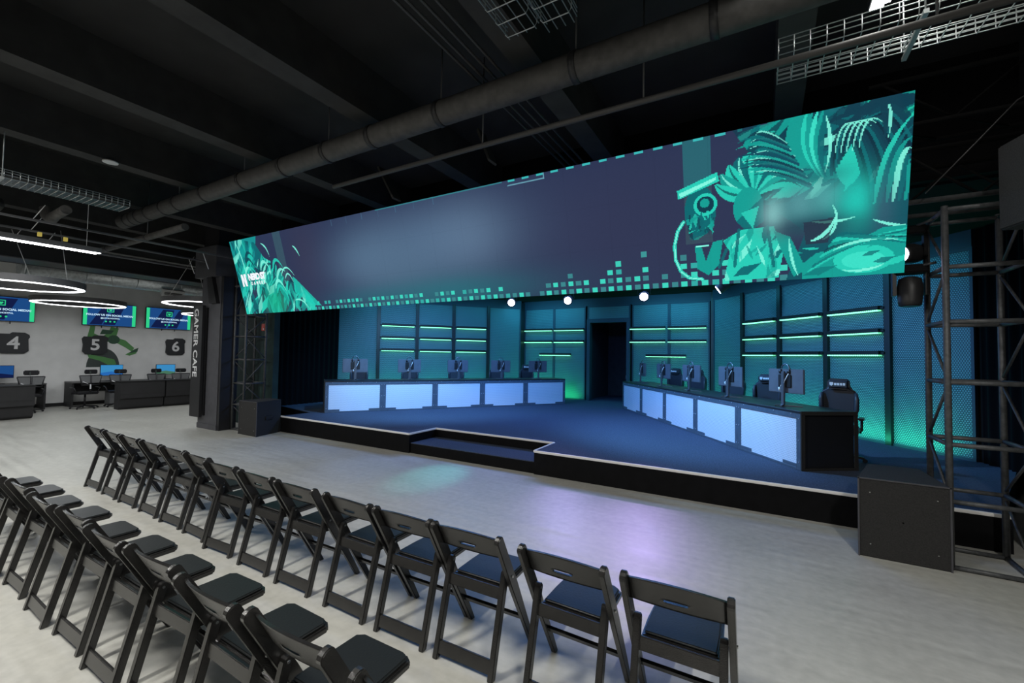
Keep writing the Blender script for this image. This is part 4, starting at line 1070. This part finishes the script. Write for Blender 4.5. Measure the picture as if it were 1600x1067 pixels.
# cafe furniture
def counter(label, y0, y1):
    t = thing('wall_counter', label, 'desk', (-18.6, (y0 + y1) / 2, 0), PI / 2, 'computer counters along the cafe wall'); L = y1 - y0
    MB().b2((-L / 2, -.42, .73), (L / 2, .32, .765)).build('worktop', M['cafe_top'], t, bevel=.004)
    for x in (-L / 2 + .02, L / 2 - .02): MB().b2((x - .02, -.38, .0), (x + .02, .3, .73)).build('side_panel', M['cafe_desk'], t)
    MB().b2((-L / 2 + .04, .27, .42), (L / 2 - .04, .30, .73)).build('modesty_panel', M['cafe_desk'], t)
    return t
counter('dark computer counter on the cafe wall under the number five and six signs', 4.75, 9.3)
counter('dark computer counter on the cafe wall under the number four sign', 1.3, 4.2)
def booth(label, x, y0, y1):
    t = thing('padded_divider', label, 'divider', (x, (y0 + y1) / 2, 0), PI / 2, 'padded dividers in the cafe'); L = y1 - y0
    # local -y is towards the camera (+x world)
    b = MB(); prof = [(-.0, .06), (-.02, .30), (-.10, .33), (-.10, .82), (.35, .82), (.35, 0), (.06, 0)]
    A = [b.bm.verts.new((-L / 2, y, z)) for y, z in prof]; B = [b.bm.verts.new((L / 2, y, z)) for y, z in prof]
    b.bm.faces.new(A); b.bm.faces.new(B[::-1])
    for i in range(len(A)): b.bm.faces.new((A[(i + 1) % len(A)], A[i], B[i], B[(i + 1) % len(A)]))
    b.build('body', M['cafe_desk'], t, bevel=.01)
    MB().b2((-L / 2 - .01, -.11, .82), (L / 2 + .01, .36, .845)).build('cap', M['base'], t)
    sm = MB(); sm.b2((-L / 2 + .01, -.103, .46), (L / 2 - .01, -.099, .466)); sm.build('seam', M['base'], t)
booth('charcoal padded divider right of the passage, left one of the pair', -16.5, 5.32, 6.42)
booth('charcoal padded divider right of the passage, beside the column', -16.5, 6.45, 7.9)
booth('charcoal padded divider at the left edge of the cafe', -16.1, 1.6, 3.5)
def task_chair():
    t = thing('mesh_task_chair', 'x', 'chair', (0, 0, 0), 0, 'mesh-backed chairs in the cafe')
    # backrest at +x side (towards the camera), seat to -x
    b = MB(); b.plate([(-.25, 1.0), (.25, 1.0), (.20, .78), (-.20, .78)], -.27, -.245); b.build('mesh_back', M['cafe_mesh'], t)
    f = MB()
    for a, c in (((-.26, .26), (1.0, 1.0)), ((-.21, .21), (.72, .72))): f.tube([(a[0], -.26, c[0]), (a[1], -.26, c[1])], .016, 6)
    f.tube([(-.26, -.26, 1.0), (-.20, -.26, .72)], .016, 6); f.tube([(.26, -.26, 1.0), (.20, -.26, .72)], .016, 6); f.tube([(0, -.27, 1.02), (0, -.27, .5)], .022, 6)
    f.build('back_frame', M['mon_dark'], t)
    MB().box((0, -.25, 1.11), (.30, .06, .13)).build('headrest', M['mon_dark'], t, bevel=.02)
    MB().b2((-.05, -.31, 1.04), (-.02, -.28, 1.13)).build('headrest_clip', M['mural_grey'], t)
    MB().tube([(-.20, -.30, .83), (-.09, -.33, .76)], .010, 6).build('tilt_lever', M['white_plastic'], t)
    MB().box((0, .02, .47), (.48, .46, .07)).build('seat', M['mon_dark'], t, bevel=.02)
    for sx in (-1, 1): MB().tube([(sx * .24, -.1, .46), (sx * .30, -.1, .62), (sx * .30, .12, .64)], .018, 6).build('armrest', M['mon_dark'], t)
    MB().tube([(0, 0, .1), (0, 0, .44)], .026, 8).build('gas_lift', M['mon_dark'], t)
    MB().b2((-.03, -.30, .60), (.0, -.285, .74)).build('label_strip', M['white_plastic'], t)
    for k in range(5):
        a = k * 2 * PI / 5; l = MB().bar((0, 0, .10), (.30 * math.cos(a), .30 * math.sin(a), .06), .04, .03).build('base_leg', M['mon_dark'], t)
        MB().lathe([(.026, -.012), (.028, 0), (.026, .012)], (.31 * math.cos(a), .31 * math.sin(a), .030), Matrix.Rotation(a, 3, 'Z') @ Matrix.Rotation(PI / 2, 3, 'X'), 10).build('caster', M['mon_dark'], l)
    return t
tc0 = task_chair()
cl_ = [(3.70, 'black mesh-backed office chair behind the left edge padded divider'), (4.88, 'black mesh-backed office chair at the counter, left of the blue monitor'), (5.63, 'black mesh-backed office chair at the counter, right of the blue monitor'), (6.49, 'black mesh-backed office chair behind the divider under number six, left one'), (7.25, 'black mesh-backed office chair behind the divider under number six, beside the column')]
for i, (y, l) in enumerate(cl_):
    loc = (-17.6, y, 0)
    if i == 0: tc0.location = loc; tc0.rotation_euler.z = PI / 2; tc0['label'] = l
    else: dup(tc0, loc, PI / 2 + (.15 if i % 2 else -.1), l)
def pcmon(label, y, w, z, mats):
    t = thing('computer_monitor', label, 'monitor', (-18.55, y, .765), PI / 2, 'monitors on the cafe counters')
    MB().b2((-w / 2, -.02, .16), (w / 2, .02, .16 + .36)).build('display', M['mon_dark'], t, bevel=.005)
    MB().b2((-w / 2 + .012, -.023, .172), (w / 2 - .012, -.0205, .508)).build('picture', mats[0], t)
    MB().plate([(-w / 2 + .012, .172), (w / 2 - .012, .172), (w / 2 - .012, .25), (0, .30), (-w / 2 + .012, .26)], -.0255, -.0235).build('picture_land', mats[1], t)
    MB().b2((-.02, .02, .0), (.02, .05, .3)).build('stand', M['mon_dark'], t); MB().b2((-.12, -.08, .0), (.12, .1, .014)).build('foot', M['mon_dark'], t)
    return t
pcmon('computer monitor with bright blue game picture under the mural', 5.76, .58, 1, (M['scr_sky'], M['tv_blue2']))
pcmon('computer monitor with green landscape picture under number six', 7.25, .58, 1, (M['scr_sky'], M['scr_land']))
m4 = pcmon('computer monitor with dark blue title picture at the left edge', 3.32, .58, 1, (M['tv_blue'], M['tv_dark']))
MB().box((-18.45, 5.75, .212), (.42, .2, .42)).build('computer_tower', M['cafe_mesh'], None, bevel=.008, label='pale grey computer tower under the counter between two office chairs', cat='computer')

# ------------------------------------------------------------------ lights
# house lighting over the audience (ceiling fittings outside the frame and inside)
for i, (x, y, L, p) in enumerate(((.85, 3.4, 2.2, 22), (-3.0, -.3, 1.6, 165), (-7.0, -.5, 1.6, 200), (1.6, -.5, 1.8, 215), (-9.9, -1.6, 2., 100))):
    area('house_lamp_%d' % i, (x, y, 4.70 if i == 0 else 4.42), .12, p, (1., .98, .93), (0, 0, 0), L)
area('linear_lamp', (-10.45, 1.6, 3.50), .06, 45, (.95, .98, 1.), (0, 0, 0), 2.7)
for i, (x, y) in enumerate(((-12.75, 2.48), (-16.25, 4.32), (-12.95, 5.92), (-16.3, 7.75), (-12.9, -1), (-16.3, .8))):
    l = bpy.data.lights.new('ring_lamp', 'AREA'); l.shape = 'DISK'; l.size = 1.7; l.energy = 20; l.color = (.95, .98, 1.)
    o = bpy.data.objects.new('ring_lamp', l); COL.objects.link(o); o.location = (x, y, 2.985); o.visible_camera = False
# stage wash
BL = (.22, .36, 1.); VI = (.55, .5, 1.)
area('stage_wash', (-4.3, 9.0, 3.55), 7.0, 230, (.14, .36, 1.), (0, 0, 0), 1.2)
for side, sx in (('l', -1), ('r', 1)):
    spot('desk_wash', (CX + sx * 2.2, 6.6, 3.5), (CX + sx * 3.6, 8.9, .6), 720, (.22, .56, 1.), 1.9, .8, .1)
for p, g, c_, e_ in zip(pl_[:3], ((-5.4, 4.9, 0), (-1.89, 4.7, 0), (-1.1, 4.5, 0)), ((.22, .40, 1.), (.50, .40, 1.), (.55, .38, 1.)), (330, 300, 420)):
    spot('par_beam', (p[0], p[1] - .14, p[2] - .03), g, e_, c_, .32, 1., .08)
spot('teal_beam', (-4.9, 9.3, 3.3), (-4.18, 4.95, 0), 800, (.12, .9, .85), .22, 1., .08)
spot('blue_beam', (-7.4, 9.3, 3.3), (-7.5, 5.0, 0), 200, (.20, .42, 1.), .45, 1., .08)
spot('violet_wash', (-3.2, 9.3, 3.3), (-3.2, 4.9, 0), 220, (.45, .42, 1.), .6, 1., .08)
for side in ('left', 'right'):
    for s in (-.6, 1.2, 3.0):
        p = wing_pt(side, s, .30); q = wing_pt(side, s, 0)
        a = math.atan2(q[1] - p[1], q[0] - p[0])
        o = area('wall_uplight', (p[0], p[1], SZ + .06), 1.6, 11, (.04, 1., .50), (0, 0, 0), .06)
        d = Vector((q[0] - p[0], q[1] - p[1], .75)); o.rotation_euler = d.to_track_quat('-Z', 'Y').to_euler()
        if s < 0: 
            p2 = wing_pt(side, s, .9); o = area('wall_wash', (p2[0], p2[1], 3.5), 1.6, 6.5, (.06, .62, .95), (0, 0, 0), .1); o.rotation_euler = Vector((q[0] - p2[0], q[1] - p2[1], -1.6)).to_track_quat('-Z', 'Y').to_euler(); continue
        t = thing('added_light_bar', 'added hidden light bar at the foot of the %s angled wall, %s from the audience' % (side, ORD[(-.6, 1.2, 3.0).index(s)]), 'light', (p[0], p[1], SZ), wing_rz(side), 'added hidden light bars')  # bar added as a body for the green uplight
        MB().b2((-.5, -.04, 0), (.5, .04, .05)).build('housing', M['led_house'], t)
        p2 = wing_pt(side, s, .9)
        o = area('wall_wash', (p2[0], p2[1], 3.5), 1.6, 6.5, (.06, .62, .95), (0, 0, 0), .1)
        d = Vector((q[0] - p2[0], q[1] - p2[1], -1.6)); o.rotation_euler = d.to_track_quat('-Z', 'Y').to_euler()
for x in (-6.3, -2.4):
    o = area('back_uplight', (x, BY - .3, SZ + .06), 1.8, 14, (.04, 1., .30), (0, 0, 0), .06); o.rotation_euler = Vector((0, .3, .7)).to_track_quat('-Z', 'Y').to_euler()
    o = area('back_wash', (x, BY - 1.0, 3.5), 2., 20, (.08, .60, .95), (0, 0, 0), .1); o.rotation_euler = Vector((0, 1.0, -1.4)).to_track_quat('-Z', 'Y').to_euler()

w = bpy.data.worlds.new('world'); scene.world = w; w.use_nodes = True
w.node_tree.nodes['Background'].inputs[0].default_value = (.5, .55, .6, 1); w.node_tree.nodes['Background'].inputs[1].default_value = 0.0
vs_ = scene.view_settings; vs_.view_transform = 'Standard'; vs_.look = 'None'; vs_.gamma = 1; vs_.use_curve_mapping = False; vs_.exposure = 0.
